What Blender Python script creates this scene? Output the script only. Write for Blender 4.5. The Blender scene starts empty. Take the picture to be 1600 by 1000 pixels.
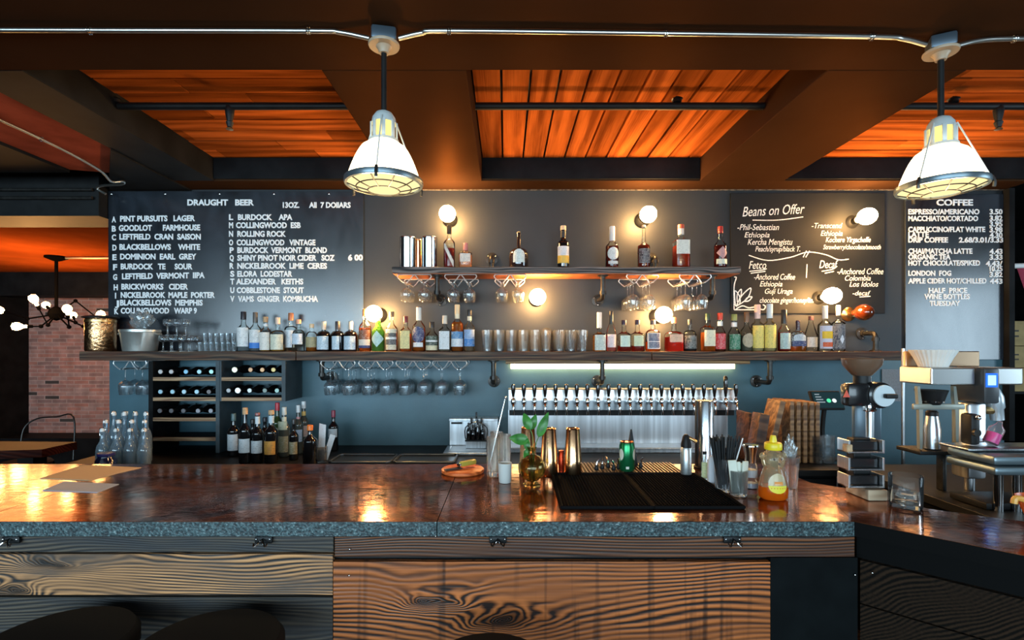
import bpy, bmesh, math, random
from mathutils import Vector, Matrix
random.seed(7)
PI = math.pi
SC = bpy.context.scene
COL = SC.collection

# ---------------------------------------------------------------- camera, world, big lights, exposure
CAMH, FPX, VX, VY = 1.575, 800.0, 790.0, 545.0
cam_d = bpy.data.cameras.new('camera'); cam = bpy.data.objects.new('camera', cam_d); COL.objects.link(cam)
cam.location = (0, 0, CAMH); cam.rotation_euler = (PI/2, 0, 0)
cam_d.sensor_width = 36; cam_d.lens = 18
cam_d.shift_x = (800-VX)/1600; cam_d.shift_y = (VY-500)/1600
cam_d.clip_start = .02
SC.camera = cam
w = bpy.data.worlds.new('night_room'); SC.world = w; w.use_nodes = True
w.node_tree.nodes['Background'].inputs[0].default_value = (.45, .6, .8, 1)
w.node_tree.nodes['Background'].inputs[1].default_value = .02
def area(name, loc, rot, sx, sy, watts, color):
    d = bpy.data.lights.new(name, 'AREA'); d.shape = 'RECTANGLE'; d.size = sx; d.size_y = sy
    d.energy = watts; d.color = color
    o = bpy.data.objects.new(name, d); COL.objects.link(o); o.location = loc; o.rotation_euler = rot
    return o
# daylight through the two street windows of the room, behind the camera
area('window_daylight_west', (-3.3, -4.42, 1.72), (PI/2, 0, 0), 6.2, 1.95, 365, (.6, .84, 1))
area('window_daylight_east', (2.05, -4.42, 1.72), (PI/2, 0, 0), 3.7, 1.95, 160, (.66, .86, 1))
area('window_daylight_side', (5.97, .55, 1.7), (PI/2, 0, PI/2), 1.9, 1.5, 70, (.62, .84, 1))
SC.view_settings.view_transform = 'Standard'
SC.view_settings.look = 'None'
SC.view_settings.exposure = 0.35
SC.view_settings.gamma = 1
SC.view_settings.use_curve_mapping = False
SC.cycles.max_bounces = 12; SC.cycles.diffuse_bounces = 3; SC.cycles.glossy_bounces = 4
SC.cycles.transparent_max_bounces = 24; SC.cycles.transmission_bounces = 10
SC.cycles.caustics_reflective = False; SC.cycles.caustics_refractive = False
SC.cycles.sample_clamp_indirect = 4
SC.cycles.use_denoising = True

def W(px, py, y):
    """point of the room seen at a photo pixel, at distance y into the room"""
    return Vector(((px-VX)*y/FPX, y, CAMH+(VY-py)*y/FPX))
def on(py, h):
    """distance at which a level surface of height h is met on photo row py"""
    return (CAMH-h)*FPX/(py-VY)

# ---------------------------------------------------------------- materials
MATS = {}
def nt(name):
    m = bpy.data.materials.new(name); m.use_nodes = True
    return m, m.node_tree, m.node_tree.nodes, m.node_tree.links
def c4(c): return (c[0], c[1], c[2], 1)
def mat(name, col, rough=.5, metal=0, var=0, vscale=12, bump=0, bscale=60, col2=None, spec=.5, coat=0, aniso=None, ior=1.5, tint=None):
    if name in MATS: return MATS[name]
    m, t, n, l = nt(name); b = n['Principled BSDF']
    b.inputs['Base Color'].default_value = c4(col); b.inputs['Roughness'].default_value = rough
    b.inputs['Metallic'].default_value = metal; b.inputs['Specular IOR Level'].default_value = spec
    b.inputs['Coat Weight'].default_value = coat; b.inputs['IOR'].default_value = ior
    if tint: b.inputs['Specular Tint'].default_value = c4(tint)
    tc = n.new('ShaderNodeTexCoord')
    if var or col2:
        no = n.new('ShaderNodeTexNoise'); no.inputs['Scale'].default_value = vscale; no.inputs['Detail'].default_value = 6
        src = tc.outputs['Object']
        if aniso:
            mp = n.new('ShaderNodeMapping'); mp.inputs['Scale'].default_value = aniso; l.new(src, mp.inputs[0]); src = mp.outputs[0]
        l.new(src, no.inputs['Vector'])
        r = n.new('ShaderNodeValToRGB'); r.color_ramp.elements[0].position = .35; r.color_ramp.elements[1].position = .68
        c2 = col2 or tuple(min(1, x*(1+var)) for x in col)
        c1 = col if col2 else tuple(x*(1-var) for x in col)
        r.color_ramp.elements[0].color = c4(c1); r.color_ramp.elements[1].color = c4(c2)
        l.new(no.outputs['Fac'], r.inputs[0]); l.new(r.outputs[0], b.inputs['Base Color'])
    if bump:
        n2 = n.new('ShaderNodeTexNoise'); n2.inputs['Scale'].default_value = bscale; n2.inputs['Detail'].default_value = 4
        l.new(tc.outputs['Object'], n2.inputs['Vector'])
        bp = n.new('ShaderNodeBump'); bp.inputs['Strength'].default_value = bump; bp.inputs['Distance'].default_value = .01
        l.new(n2.outputs['Fac'], bp.inputs['Height']); l.new(bp.outputs[0], b.inputs['Normal'])
    MATS[name] = m; return m
def emit(name, col, s):
    if name in MATS: return MATS[name]
    m, t, n, l = nt(name); n.remove(n['Principled BSDF'])
    e = n.new('ShaderNodeEmission'); e.inputs[0].default_value = c4(col); e.inputs[1].default_value = s
    l.new(e.outputs[0], n['Material Output'].inputs[0]); MATS[name] = m; return m
def glass(name, col=(1, 1, 1), rough=.04, refl=.25, milk=0, milkcol=(.8, .85, .9), gcol=(1,1,1)):
    """thin clear glass: tinted see-through with mirror reflections growing to the rim"""
    if name in MATS: return MATS[name]
    m, t, n, l = nt(name); n.remove(n['Principled BSDF'])
    tr = n.new('ShaderNodeBsdfTransparent'); tr.inputs[0].default_value = c4(col)
    gl = n.new('ShaderNodeBsdfGlossy'); gl.inputs[0].default_value = c4(gcol); gl.inputs[1].default_value = rough
    lw = n.new('ShaderNodeLayerWeight'); lw.inputs[0].default_value = refl
    mx = n.new('ShaderNodeMixShader')
    l.new(lw.outputs['Fresnel'], mx.inputs[0]); l.new(tr.outputs[0], mx.inputs[1]); l.new(gl.outputs[0], mx.inputs[2])
    out = mx
    if milk:
        df = n.new('ShaderNodeBsdfDiffuse'); df.inputs[0].default_value = c4(milkcol)
        m2 = n.new('ShaderNodeMixShader'); m2.inputs[0].default_value = milk
        l.new(mx.outputs[0], m2.inputs[1]); l.new(df.outputs[0], m2.inputs[2]); out = m2
    l.new(out.outputs[0], n['Material Output'].inputs[0]); MATS[name] = m; return m
def liquid(col, dens=.5):
    name = 'liquid_%d_%d_%d_%d' % tuple(int(x*99) for x in (*col, dens))
    if name in MATS: return MATS[name]
    m, t, n, l = nt(name); n.remove(n['Principled BSDF'])
    tr = n.new('ShaderNodeBsdfTransparent'); tr.inputs[0].default_value = c4(tuple(x**.5 for x in col))
    df = n.new('ShaderNodeBsdfTranslucent'); df.inputs[0].default_value = c4(col)
    d2 = n.new('ShaderNodeBsdfPrincipled'); d2.inputs['Base Color'].default_value = c4(col); d2.inputs['Roughness'].default_value = .08
    a = n.new('ShaderNodeMixShader'); a.inputs[0].default_value = .55
    l.new(df.outputs[0], a.inputs[1]); l.new(d2.outputs[0], a.inputs[2])
    mx = n.new('ShaderNodeMixShader'); mx.inputs[0].default_value = dens
    l.new(tr.outputs[0], mx.inputs[1]); l.new(a.outputs[0], mx.inputs[2])
    l.new(mx.outputs[0], n['Material Output'].inputs[0]); MATS[name] = m; return m
def paper_label(col, ink=(.08, .08, .1), amount=.5):
    """printed bottle label: rows of small unreadable print"""
    name = 'label_' + '_'.join('%d' % int(x*99) for x in (*col, *ink, amount))
    if name in MATS: return MATS[name]
    m, t, n, l = nt(name); b = n['Principled BSDF']; b.inputs['Roughness'].default_value = .55
    tc = n.new('ShaderNodeTexCoord')
    mp = n.new('ShaderNodeMapping'); mp.inputs['Scale'].default_value = (170, 10, 60); l.new(tc.outputs['Object'], mp.inputs[0])
    no = n.new('ShaderNodeTexNoise'); no.inputs['Scale'].default_value = 1; no.inputs['Detail'].default_value = 1; l.new(mp.outputs[0], no.inputs['Vector'])
    wv = n.new('ShaderNodeTexWave'); wv.wave_type = 'BANDS'; wv.bands_direction = 'Z'; wv.inputs['Scale'].default_value = 31
    l.new(tc.outputs['Object'], wv.inputs['Vector'])
    mu = n.new('ShaderNodeMath'); mu.operation = 'MULTIPLY'; l.new(no.outputs['Fac'], mu.inputs[0]); l.new(wv.outputs['Fac'], mu.inputs[1])
    gt = n.new('ShaderNodeMath'); gt.operation = 'GREATER_THAN'; gt.inputs[1].default_value = .62-.25*amount; l.new(mu.outputs[0], gt.inputs[0])
    mx = n.new('ShaderNodeMix'); mx.data_type = 'RGBA'; mx.inputs['A'].default_value = c4(col); mx.inputs['B'].default_value = c4(tuple(.55*i+.45*c for i, c in zip(ink, col)))
    l.new(gt.outputs[0], mx.inputs['Factor']); l.new(mx.outputs['Result'], b.inputs['Base Color'])
    MATS[name] = m; return m
def wood(name, dark, light, sx=1.2, sz=6, rings=9, rough=.5, fine=.35, seed=0, along='X', third=None, spec=.4, streak=0, zk=38, island=0, ior=1.5, knots=0):
    """flat-sawn board: contour lines of a stretched noise field give cathedrals and knots"""
    if name in MATS: return MATS[name]
    m, t, n, l = nt(name); b = n['Principled BSDF']; b.inputs['Roughness'].default_value = rough; b.inputs['Specular IOR Level'].default_value = spec; b.inputs['IOR'].default_value = ior
    tc = n.new('ShaderNodeTexCoord'); mp = n.new('ShaderNodeMapping')
    mp.inputs['Scale'].default_value = (sx, sz, sz) if along == 'X' else (sz, sx, sz)
    mp.inputs['Location'].default_value = (seed*3.7, seed*1.3, seed*2.1)
    l.new(tc.outputs['Object'], mp.inputs[0])
    no = n.new('ShaderNodeTexNoise'); no.inputs['Scale'].default_value = 1; no.inputs['Detail'].default_value = 1.2; no.inputs['Roughness'].default_value = .4
    l.new(mp.outputs[0], no.inputs['Vector'])
    mu = n.new('ShaderNodeMath'); mu.operation = 'MULTIPLY'; mu.inputs[1].default_value = rings*6.283; l.new(no.outputs['Fac'], mu.inputs[0])
    si = n.new('ShaderNodeMath'); si.operation = 'SINE'; sep = n.new('ShaderNodeSeparateXYZ'); l.new(tc.outputs['Object'], sep.inputs[0])
    cr = n.new('ShaderNodeMath'); cr.operation = 'MULTIPLY_ADD'; cr.inputs[1].default_value = zk*6.283
    l.new(sep.outputs['Z' if along == 'X' else 'X'], cr.inputs[0]); l.new(mu.outputs[0], cr.inputs[2])
    if along == 'X':
        c2_ = n.new('ShaderNodeMath'); c2_.operation = 'MULTIPLY_ADD'; c2_.inputs[1].default_value = zk*6.283
        l.new(sep.outputs['Y'], c2_.inputs[0]); l.new(cr.outputs[0], c2_.inputs[2]); cr = c2_
    l.new(cr.outputs[0], si.inputs[0])
    core = None
    if knots:
        mk = n.new('ShaderNodeMapping'); mk.inputs['Scale'].default_value = (1.0, 0, 2.6); mk.inputs['Location'].default_value = (seed*1.7, 0, seed*.9); l.new(tc.outputs['Object'], mk.inputs[0])
        nd = n.new('ShaderNodeTexNoise'); nd.inputs['Scale'].default_value = 5; l.new(mk.outputs[0], nd.inputs['Vector'])
        va = n.new('ShaderNodeMix'); va.data_type = 'RGBA'; va.blend_type = 'LINEAR_LIGHT'; va.inputs['Factor'].default_value = .12; l.new(mk.outputs[0], va.inputs['A']); l.new(nd.outputs['Color'], va.inputs['B'])
        vo = n.new('ShaderNodeTexVoronoi'); vo.voronoi_dimensions = '2D'; vo.inputs['Scale'].default_value = knots; vo.inputs['Randomness'].default_value = .9
        sx_ = n.new('ShaderNodeSeparateXYZ'); l.new(va.outputs['Result'], sx_.inputs[0]); cb_ = n.new('ShaderNodeCombineXYZ'); l.new(sx_.outputs['X'], cb_.inputs['X']); l.new(sx_.outputs['Z'], cb_.inputs['Y']); l.new(cb_.outputs[0], vo.inputs['Vector'])
        g1 = n.new('ShaderNodeMath'); g1.operation = 'MULTIPLY'; g1.inputs[1].default_value = -9; l.new(vo.outputs['Distance'], g1.inputs[0])
        g2 = n.new('ShaderNodeMath'); g2.operation = 'EXPONENT'; l.new(g1.outputs[0], g2.inputs[0])
        g3 = n.new('ShaderNodeMath'); g3.operation = 'MULTIPLY_ADD'; g3.inputs[1].default_value = 60; l.new(g2.outputs[0], g3.inputs[0]); l.new(cr.outputs[0], g3.inputs[2])
        l.new(g3.outputs[0], si.inputs[0])
        core = n.new('ShaderNodeMapRange'); core.inputs['From Min'].default_value = .03; core.inputs['From Max'].default_value = .11; core.inputs['To Min'].default_value = .12; l.new(vo.outputs['Distance'], core.inputs['Value'])
    mp2 = n.new('ShaderNodeMapping'); mp2.inputs['Scale'].default_value = (sx*4, sz*30, sz*30) if along == 'X' else (sz*30, sx*4, sz*30)
    l.new(tc.outputs['Object'], mp2.inputs[0])
    n2 = n.new('ShaderNodeTexNoise'); n2.inputs['Scale'].default_value = 1; n2.inputs['Detail'].default_value = 3; l.new(mp2.outputs[0], n2.inputs['Vector'])
    n9 = n.new('ShaderNodeTexNoise'); n9.inputs['Scale'].default_value = 1.7; n9.inputs['Detail'].default_value = 2; l.new(mp.outputs[0], n9.inputs['Vector'])
    m9 = n.new('ShaderNodeMapRange'); m9.inputs['From Min'].default_value = .3; m9.inputs['From Max'].default_value = .7; m9.inputs['To Min'].default_value = .25; m9.inputs['To Max'].default_value = 1.25; l.new(n9.outputs['Fac'], m9.inputs['Value'])
    x9 = n.new('ShaderNodeMath'); x9.operation = 'MULTIPLY'; l.new(si.outputs[0], x9.inputs[0]); l.new(m9.outputs[0], x9.inputs[1]); si = x9
    ad = n.new('ShaderNodeMath'); ad.operation = 'MULTIPLY_ADD'; ad.inputs[1].default_value = .33; ad.inputs[2].default_value = .5-fine*.5; l.new(si.outputs[0], ad.inputs[0])
    a2 = n.new('ShaderNodeMath'); a2.operation = 'MULTIPLY_ADD'; a2.inputs[1].default_value = fine; l.new(n2.outputs['Fac'], a2.inputs[0]); l.new(ad.outputs[0], a2.inputs[2])
    r = n.new('ShaderNodeValToRGB'); r.color_ramp.elements[0].position = .25; r.color_ramp.elements[1].position = .8
    r.color_ramp.elements[0].color = c4(dark); r.color_ramp.elements[1].color = c4(light)
    l.new(a2.outputs[0], r.inputs[0]); outc = r.outputs[0]
    if third:
        n3 = n.new('ShaderNodeTexNoise'); n3.inputs['Scale'].default_value = 2.2; n3.inputs['Detail'].default_value = 3; l.new(mp.outputs[0], n3.inputs['Vector'])
        r3 = n.new('ShaderNodeValToRGB'); r3.color_ramp.elements[0].position = .45; r3.color_ramp.elements[1].position = .7
        l.new(n3.outputs['Fac'], r3.inputs[0])
        mx = n.new('ShaderNodeMix'); mx.data_type = 'RGBA'; mx.blend_type = 'MIX'; mx.inputs['B'].default_value = c4(third)
        l.new(r3.outputs[0], mx.inputs['Factor']); l.new(outc, mx.inputs['A']); outc = mx.outputs['Result']
    if streak:
        mp4 = n.new('ShaderNodeMapping'); mp4.inputs['Scale'].default_value = (26, 26, 1.2); l.new(tc.outputs['Object'], mp4.inputs[0])
        n4 = n.new('ShaderNodeTexNoise'); n4.inputs['Scale'].default_value = 1; n4.inputs['Detail'].default_value = 2; l.new(mp4.outputs[0], n4.inputs['Vector'])
        r4 = n.new('ShaderNodeValToRGB'); r4.color_ramp.elements[0].position = .56; r4.color_ramp.elements[1].position = .68
        r4.color_ramp.elements[0].color = (1, 1, 1, 1); r4.color_ramp.elements[1].color = (1-streak,)*3+(1,)
        l.new(n4.outputs['Fac'], r4.inputs[0])
        m4 = n.new('ShaderNodeMix'); m4.data_type = 'RGBA'; m4.blend_type = 'MULTIPLY'; m4.inputs['Factor'].default_value = 1
        l.new(outc, m4.inputs['A']); l.new(r4.outputs[0], m4.inputs['B']); outc = m4.outputs['Result']
    if core:
        mc = n.new('ShaderNodeVectorMath'); mc.operation = 'SCALE'; l.new(outc, mc.inputs[0]); l.new(core.outputs[0], mc.inputs['Scale']); outc = mc.outputs[0]
    if island:
        ge = n.new('ShaderNodeNewGeometry'); mr = n.new('ShaderNodeMapRange'); mr.inputs['To Min'].default_value = 1-island; mr.inputs['To Max'].default_value = 1+island*.6
        l.new(ge.outputs['Random Per Island'], mr.inputs['Value'])
        m5 = n.new('ShaderNodeVectorMath'); m5.operation = 'SCALE'; l.new(outc, m5.inputs[0]); l.new(mr.outputs[0], m5.inputs['Scale']); outc = m5.outputs[0]
    l.new(outc, b.inputs['Base Color'])
    bp = n.new('ShaderNodeBump'); bp.inputs['Strength'].default_value = .35; bp.inputs['Distance'].default_value = .004
    l.new(a2.outputs[0], bp.inputs['Height']); l.new(bp.outputs[0], b.inputs['Normal'])
    MATS[name] = m; return m

# ---------------------------------------------------------------- mesh building
class MB:
    def __init__(s): s.bm = bmesh.new()
    def box(s, x0, x1, y0, y1, z0, z1, bev=0, M=None):
        t = bmesh.new(); bmesh.ops.create_cube(t, size=1)
        for v in t.verts: v.co = Vector((x0+(v.co.x+.5)*(x1-x0), y0+(v.co.y+.5)*(y1-y0), z0+(v.co.z+.5)*(z1-z0)))
        if bev: bmesh.ops.bevel(t, geom=t.edges[:], offset=bev, segments=2, affect='EDGES', profile=.5)
        return s._add(t, M)
    def _add(s, t, M=None):
        if M is not None: bmesh.ops.transform(t, matrix=M, verts=t.verts)
        me = bpy.data.meshes.new('tmp'); t.to_mesh(me); t.free(); s.bm.from_mesh(me); bpy.data.meshes.remove(me); return s
    def lathe(s, prof, c=(0, 0, 0), seg=24, M=None, n=2, flat=1, nmin=0, ribs=0, ribd=0):
        t = bmesh.new(); rings = []
        rmax = max(p[0] for p in prof)
        for r, z in prof:
            if r < 1e-6: rings.append([t.verts.new((0, 0, z))]); continue
            ring = []
            k = max(0, min(1, (r/rmax-.5)/.4)) if n != 2 else 0
            e = 2+(n-2)*k; fl = 1+(flat-1)*max(0, min(1, (r/rmax-.4)/.5))
            for i in range(seg):
                a = 2*PI*(i+.5)/seg; ca, sa = math.cos(a), math.sin(a)
                q = r/((abs(ca)**e+abs(sa)**e)**(1/e))
                if ribs: q *= 1+ribd*math.cos(ribs*a)
                ring.append(t.verts.new((q*ca, q*sa*fl, z)))
            rings.append(ring)
        for a, b in zip(rings, rings[1:]):
            if len(a) == 1 and len(b) == 1: continue
            for i in range(seg):
                j = (i+1) % seg
                if len(a) == 1: t.faces.new((a[0], b[j], b[i]))
                elif len(b) == 1: t.faces.new((a[i], a[j], b[0]))
                else: t.faces.new((a[i], a[j], b[j], b[i]))
        bmesh.ops.recalc_face_normals(t, faces=t.faces)
        T = Matrix.Translation(c)
        return s._add(t, T if M is None else T @ M)
    def cyl(s, c, r, h, seg=20, r2=None, M=None):
        r2 = r if r2 is None else r2
        return s.lathe([(0, 0), (r, 0), (r2, h), (0, h)], c, seg, M)
    def sphere(s, c, r, seg=16, sz=1, sy=1, sx=1):
        t = bmesh.new(); bmesh.ops.create_uvsphere(t, u_segments=seg, v_segments=max(6, seg//2), radius=r)
        return s._add(t, Matrix.Translation(c) @ Matrix.Diagonal((sx, sy, sz, 1)))
    def tube(s, pts, r, seg=8, closed=False, smooth=0):
        pts = [Vector(p) for p in pts]
        if smooth:
            q = []; N = len(pts)
            rng = range(N) if closed else range(N-1)
            for i in rng:
                p0 = pts[i-1] if (i > 0 or closed) else pts[i]; p1 = pts[i]; p2 = pts[(i+1) % N]; p3 = pts[(i+2) % N] if (i+2 < N or closed) else p2
                for k in range(smooth):
                    u = k/smooth
                    q.append(.5*((2*p1)+(p2-p0)*u+(2*p0-5*p1+4*p2-p3)*u*u+(3*p1-p0-3*p2+p3)*u**3))
            if not closed: q.append(pts[-1])
            pts = q
        N = len(pts); t = bmesh.new(); rings = []
        up = None
        for i, p in enumerate(pts):
            a = pts[i-1] if (i > 0 or closed) else p; b = pts[(i+1) % N] if (i < N-1 or closed) else p
            d = (b-a).normalized()
            if up is None:
                up = Vector((0, 0, 1)) if abs(d.z) < .9 else Vector((0, 1, 0))
            x = up-d*up.dot(d)
            if x.length < 1e-4: x = d.orthogonal()
            x.normalize(); up = x; yv = d.cross(x)
            if isinstance(r, (list, tuple)):
                f_ = i/(N-1)*(len(r)-1); i0 = min(int(f_), len(r)-2); rr = r[i0]+(r[i0+1]-r[i0])*(f_-i0)
            else: rr = r
            rings.append([t.verts.new(p+(x*math.cos(2*PI*k/seg)+yv*math.sin(2*PI*k/seg))*rr) for k in range(seg)])
        for i in range(N if closed else N-1):
            A, B = rings[i], rings[(i+1) % N]
            for k in range(seg): t.faces.new((A[k], A[(k+1) % seg], B[(k+1) % seg], B[k]))
        if not closed:
            t.faces.new(rings[0][::-1]); t.faces.new(rings[-1])
        bmesh.ops.recalc_face_normals(t, faces=t.faces)
        return s._add(t)
    def prism(s, poly, z0, z1):
        """flat polygon (x,y) raised from z0 to z1"""
        t = bmesh.new()
        lo = [t.verts.new((x, y, z0)) for x, y in poly]; hi = [t.verts.new((x, y, z1)) for x, y in poly]
        t.faces.new(lo[::-1]); t.faces.new(hi); N = len(poly)
        for i in range(N): t.faces.new((lo[i], lo[(i+1) % N], hi[(i+1) % N], hi[i]))
        bmesh.ops.recalc_face_normals(t, faces=t.faces)
        return s._add(t)
    def prismY(s, poly, y0, y1, M=None):
        """flat outline (x,z) given thickness y0..y1"""
        t = bmesh.new()
        lo = [t.verts.new((x, y0, z)) for x, z in poly]; hi = [t.verts.new((x, y1, z)) for x, z in poly]
        t.faces.new(lo[::-1]); t.faces.new(hi); N = len(poly)
        for i in range(N): t.faces.new((lo[i], lo[(i+1) % N], hi[(i+1) % N], hi[i]))
        bmesh.ops.recalc_face_normals(t, faces=t.faces)
        return s._add(t, M)
    def patch(s, r, z0, z1, a0, a1, seg=10, n=2, flat=1, rows=1, shape=None, r1=None):
        """piece of a label wrapped on a bottle; angle 0 faces the bar"""
        t = bmesh.new(); g = []
        for j in range(rows+1):
            v = j/rows; row = []
            for i in range(seg+1):
                u = i/seg; a = a0+(a1-a0)*u
                if shape: a = (a0+a1)/2+(a-(a0+a1)/2)*shape(v)
                ca, sa = math.sin(a), -math.cos(a)
                rr = r if r1 is None else r+(r1-r)*v
                q = rr/((abs(ca)**n+abs(sa)**n)**(1/n))
                row.append(t.verts.new((q*ca, q*sa*flat, z0+(z1-z0)*v)))
            g.append(row)
        for j in range(rows):
            for i in range(seg): t.faces.new((g[j][i], g[j][i+1], g[j+1][i+1], g[j+1][i]))
        return s._add(t)
    def obj(s, name, m, parent=None, loc=None, rot=None, smooth=True):
        me = bpy.data.meshes.new(name); s.bm.to_mesh(me); s.bm.free()
        if smooth:
            me.shade_smooth(); me.set_sharp_from_angle(angle=.7)
        if m is not None: me.materials.append(m)
        o = bpy.data.objects.new(name, me); COL.objects.link(o)
        if parent is not None: o.parent = parent
        if loc is not None: o.location = loc
        if rot is not None: o.rotation_euler = rot
        return o
def tag(o, label, cat, group=None):
    o['label'] = label; o['category'] = cat
    if group: o['group'] = group
    return o
def thing(name, label, cat, loc=(0, 0, 0), rotz=0, group=None):
    o = bpy.data.objects.new(name, None); o.empty_display_size = .05; COL.objects.link(o)
    o.location = loc; o.rotation_euler = (0, 0, rotz)
    return tag(o, label, cat, group)
def struct(name, mb, m, smooth=False):
    o = mb.obj(name, m, smooth=smooth); o['kind'] = 'structure'; return o
def kids(o): return [c for c in bpy.data.objects if c.parent == o]
def dup(root, loc, rotz=None, label=None, group=None, children=None):
    def cp(o, parent):
        c = o.copy(); COL.objects.link(c)
        if parent is not None: c.parent = parent
        for ch in tree.get(o.name, []): cp(ch, c)
        return c
    tree = {}
    def walk(o):
        tree[o.name] = list(o.children)
        for ch in tree[o.name]: walk(ch)
    walk(root)
    r = cp(root, None); r.location = loc
    if rotz is not None: r.rotation_euler = (0, 0, rotz)
    if label: r['label'] = label
    if group: r['group'] = group
    return r
ORD = ['first', 'second', 'third', 'fourth', 'fifth', 'sixth', 'seventh', 'eighth', 'ninth', 'tenth', 'eleventh', 'twelfth']

# ---------------------------------------------------------------- palette
def bronze_paint():
    m, t, n, l = nt('dark_bronze_paint'); n.remove(n['Principled BSDF'])
    tc = n.new('ShaderNodeTexCoord'); no = n.new('ShaderNodeTexNoise'); no.inputs['Scale'].default_value = 5; no.inputs['Detail'].default_value = 6; l.new(tc.outputs['Object'], no.inputs['Vector'])
    r = n.new('ShaderNodeValToRGB'); r.color_ramp.elements[0].color = (.026, .0128, .0072, 1); r.color_ramp.elements[1].color = (.039, .019, .0105, 1); l.new(no.outputs['Fac'], r.inputs[0])
    d = n.new('ShaderNodeBsdfDiffuse'); l.new(r.outputs[0], d.inputs[0])
    g = n.new('ShaderNodeBsdfGlossy'); g.inputs[0].default_value = (1, .42, .14, 1); g.inputs[1].default_value = .48
    mx = n.new('ShaderNodeMixShader'); mx.inputs[0].default_value = .011; l.new(d.outputs[0], mx.inputs[1]); l.new(g.outputs[0], mx.inputs[2])
    l.new(mx.outputs[0], n['Material Output'].inputs[0]); return m
M_paint = bronze_paint()
M_black = mat('black_paint', (.008, .0085, .009), .5, var=.3, spec=.3)
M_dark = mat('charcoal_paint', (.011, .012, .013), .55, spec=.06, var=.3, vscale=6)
M_matt = mat('matt_black_metal', (.004, .004, .004), .7, spec=0)
M_wall = mat('slate_wall_paint', (.0145, .0175, .0215), .5, var=.18, vscale=3, bump=.05, bscale=90)
M_chalk = None
M_chrome = mat('chrome', (.8, .82, .84), .12, 1)
M_steel = mat('brushed_steel', (.62, .64, .66), .28, 1, var=.15, vscale=4, aniso=(40, 40, .5))
M_steel_h = mat('brushed_steel_sheet', (.76, .79, .82), .33, 1, var=.2, vscale=3, aniso=(14, 14, .4))
M_conduit = mat('galvanised_conduit', (.66, .66, .62), .32, 1, var=.1, vscale=9)
M_iron = mat('black_iron_pipe', (.05, .048, .045), .38, .7, var=.3, vscale=30)
M_copper = mat('polished_copper', (.9, .42, .2), .16, 1, var=.08, vscale=5)
M_gold = mat('copper_tin', (1, .6, .32), .2, 1)
M_brass = mat('aged_brass', (.6, .38, .16), .3, 1, var=.2, vscale=40)
M_rubber = mat('black_rubber', (.008, .008, .0085), .7, spec=.01)
M_white = mat('white_porcelain', (.8, .8, .78), .35)
M_paper = mat('white_paper', (.8, .8, .78), .7, var=.05)
M_glass = glass('clear_glass', (.93, .96, .97), .05, .22, .05)
def cut_glass(name, tint=(.97, .99, 1), mixv=.45, rough=.0, ior=1.47, frost=0):
    """refracting glass, part of it plainly see-through so that light still passes behind it"""
    m, t, n, l = nt(name); n.remove(n['Principled BSDF'])
    g = n.new('ShaderNodeBsdfGlass'); g.inputs['Color'].default_value = c4(tint); g.inputs['Roughness'].default_value = rough; g.inputs['IOR'].default_value = ior
    tr = n.new('ShaderNodeBsdfTransparent'); tr.inputs[0].default_value = (.95, .97, .98, 1)
    mx = n.new('ShaderNodeMixShader'); mx.inputs[0].default_value = mixv
    l.new(g.outputs[0], mx.inputs[1]); l.new(tr.outputs[0], mx.inputs[2]); out = mx
    if frost:
        tl = n.new('ShaderNodeBsdfTranslucent'); tl.inputs[0].default_value = (.95, .95, .95, 1)
        df = n.new('ShaderNodeBsdfDiffuse'); df.inputs[0].default_value = (.9, .92, .95, 1)
        a = n.new('ShaderNodeMixShader'); a.inputs[0].default_value = .4; l.new(tl.outputs[0], a.inputs[1]); l.new(df.outputs[0], a.inputs[2])
        b = n.new('ShaderNodeMixShader'); b.inputs[0].default_value = frost; l.new(mx.outputs[0], b.inputs[1]); l.new(a.outputs[0], b.inputs[2]); out = b
    l.new(out.outputs[0], n['Material Output'].inputs[0])
    return m
M_glassware = cut_glass('glassware', ior=1.75, mixv=.35, frost=.04)
M_tumbler = cut_glass('ribbed_glassware', ior=1.55, mixv=.15, frost=.06)
M_gtint = glass('bottle_glass', (.93, .96, .95), .05, .2)
M_letter = mat('white_lettering', (.9, .95, .97), .45)
M_chalkline = mat('chalk_marks', (.78, .8, .8), .9, var=.25, vscale=120)
M_bulb = emit('lit_bulb_glass', (1, .54, .19), 175)
M_bulb_far = emit('lit_amber_bulb', (1, .5, .16), 48)
M_shade = emit('glowing_prismatic_glass', (1, .78, .46), 5.5)
M_lens = emit('glowing_ribbed_lens', (1, .78, .36), 1.05)
M_cork = mat('cork', (.55, .36, .2), .8, var=.2, vscale=80)

# ================================================================ ROOM
ZB, ZWALL = 2.755, 3.8           # underside of beams; face of back wall
ZPL = 2.915                      # underside of ceiling planks
struct('floor', MB().box(-8, 6, -4.6, 8.5, -.1, 0), wood('floor_boards', (.03, .02, .014), (.1, .06, .035), .6, 7, 6))
XL, XR = -2.94, 3.70
struct('wall_back', MB().box(XL, XR, ZWALL, ZWALL+.15, 1.51, 3.1), M_wall)
struct('wall_back_lower', MB().box(XL, XR, ZWALL, ZWALL+.15, 0, 1.51), mat('teal_lower_wall', (.058, .135, .172), .42, var=.14, vscale=3, bump=.05, bscale=90))  # cool cast put into the teal colour; lighting alone does not give it
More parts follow.
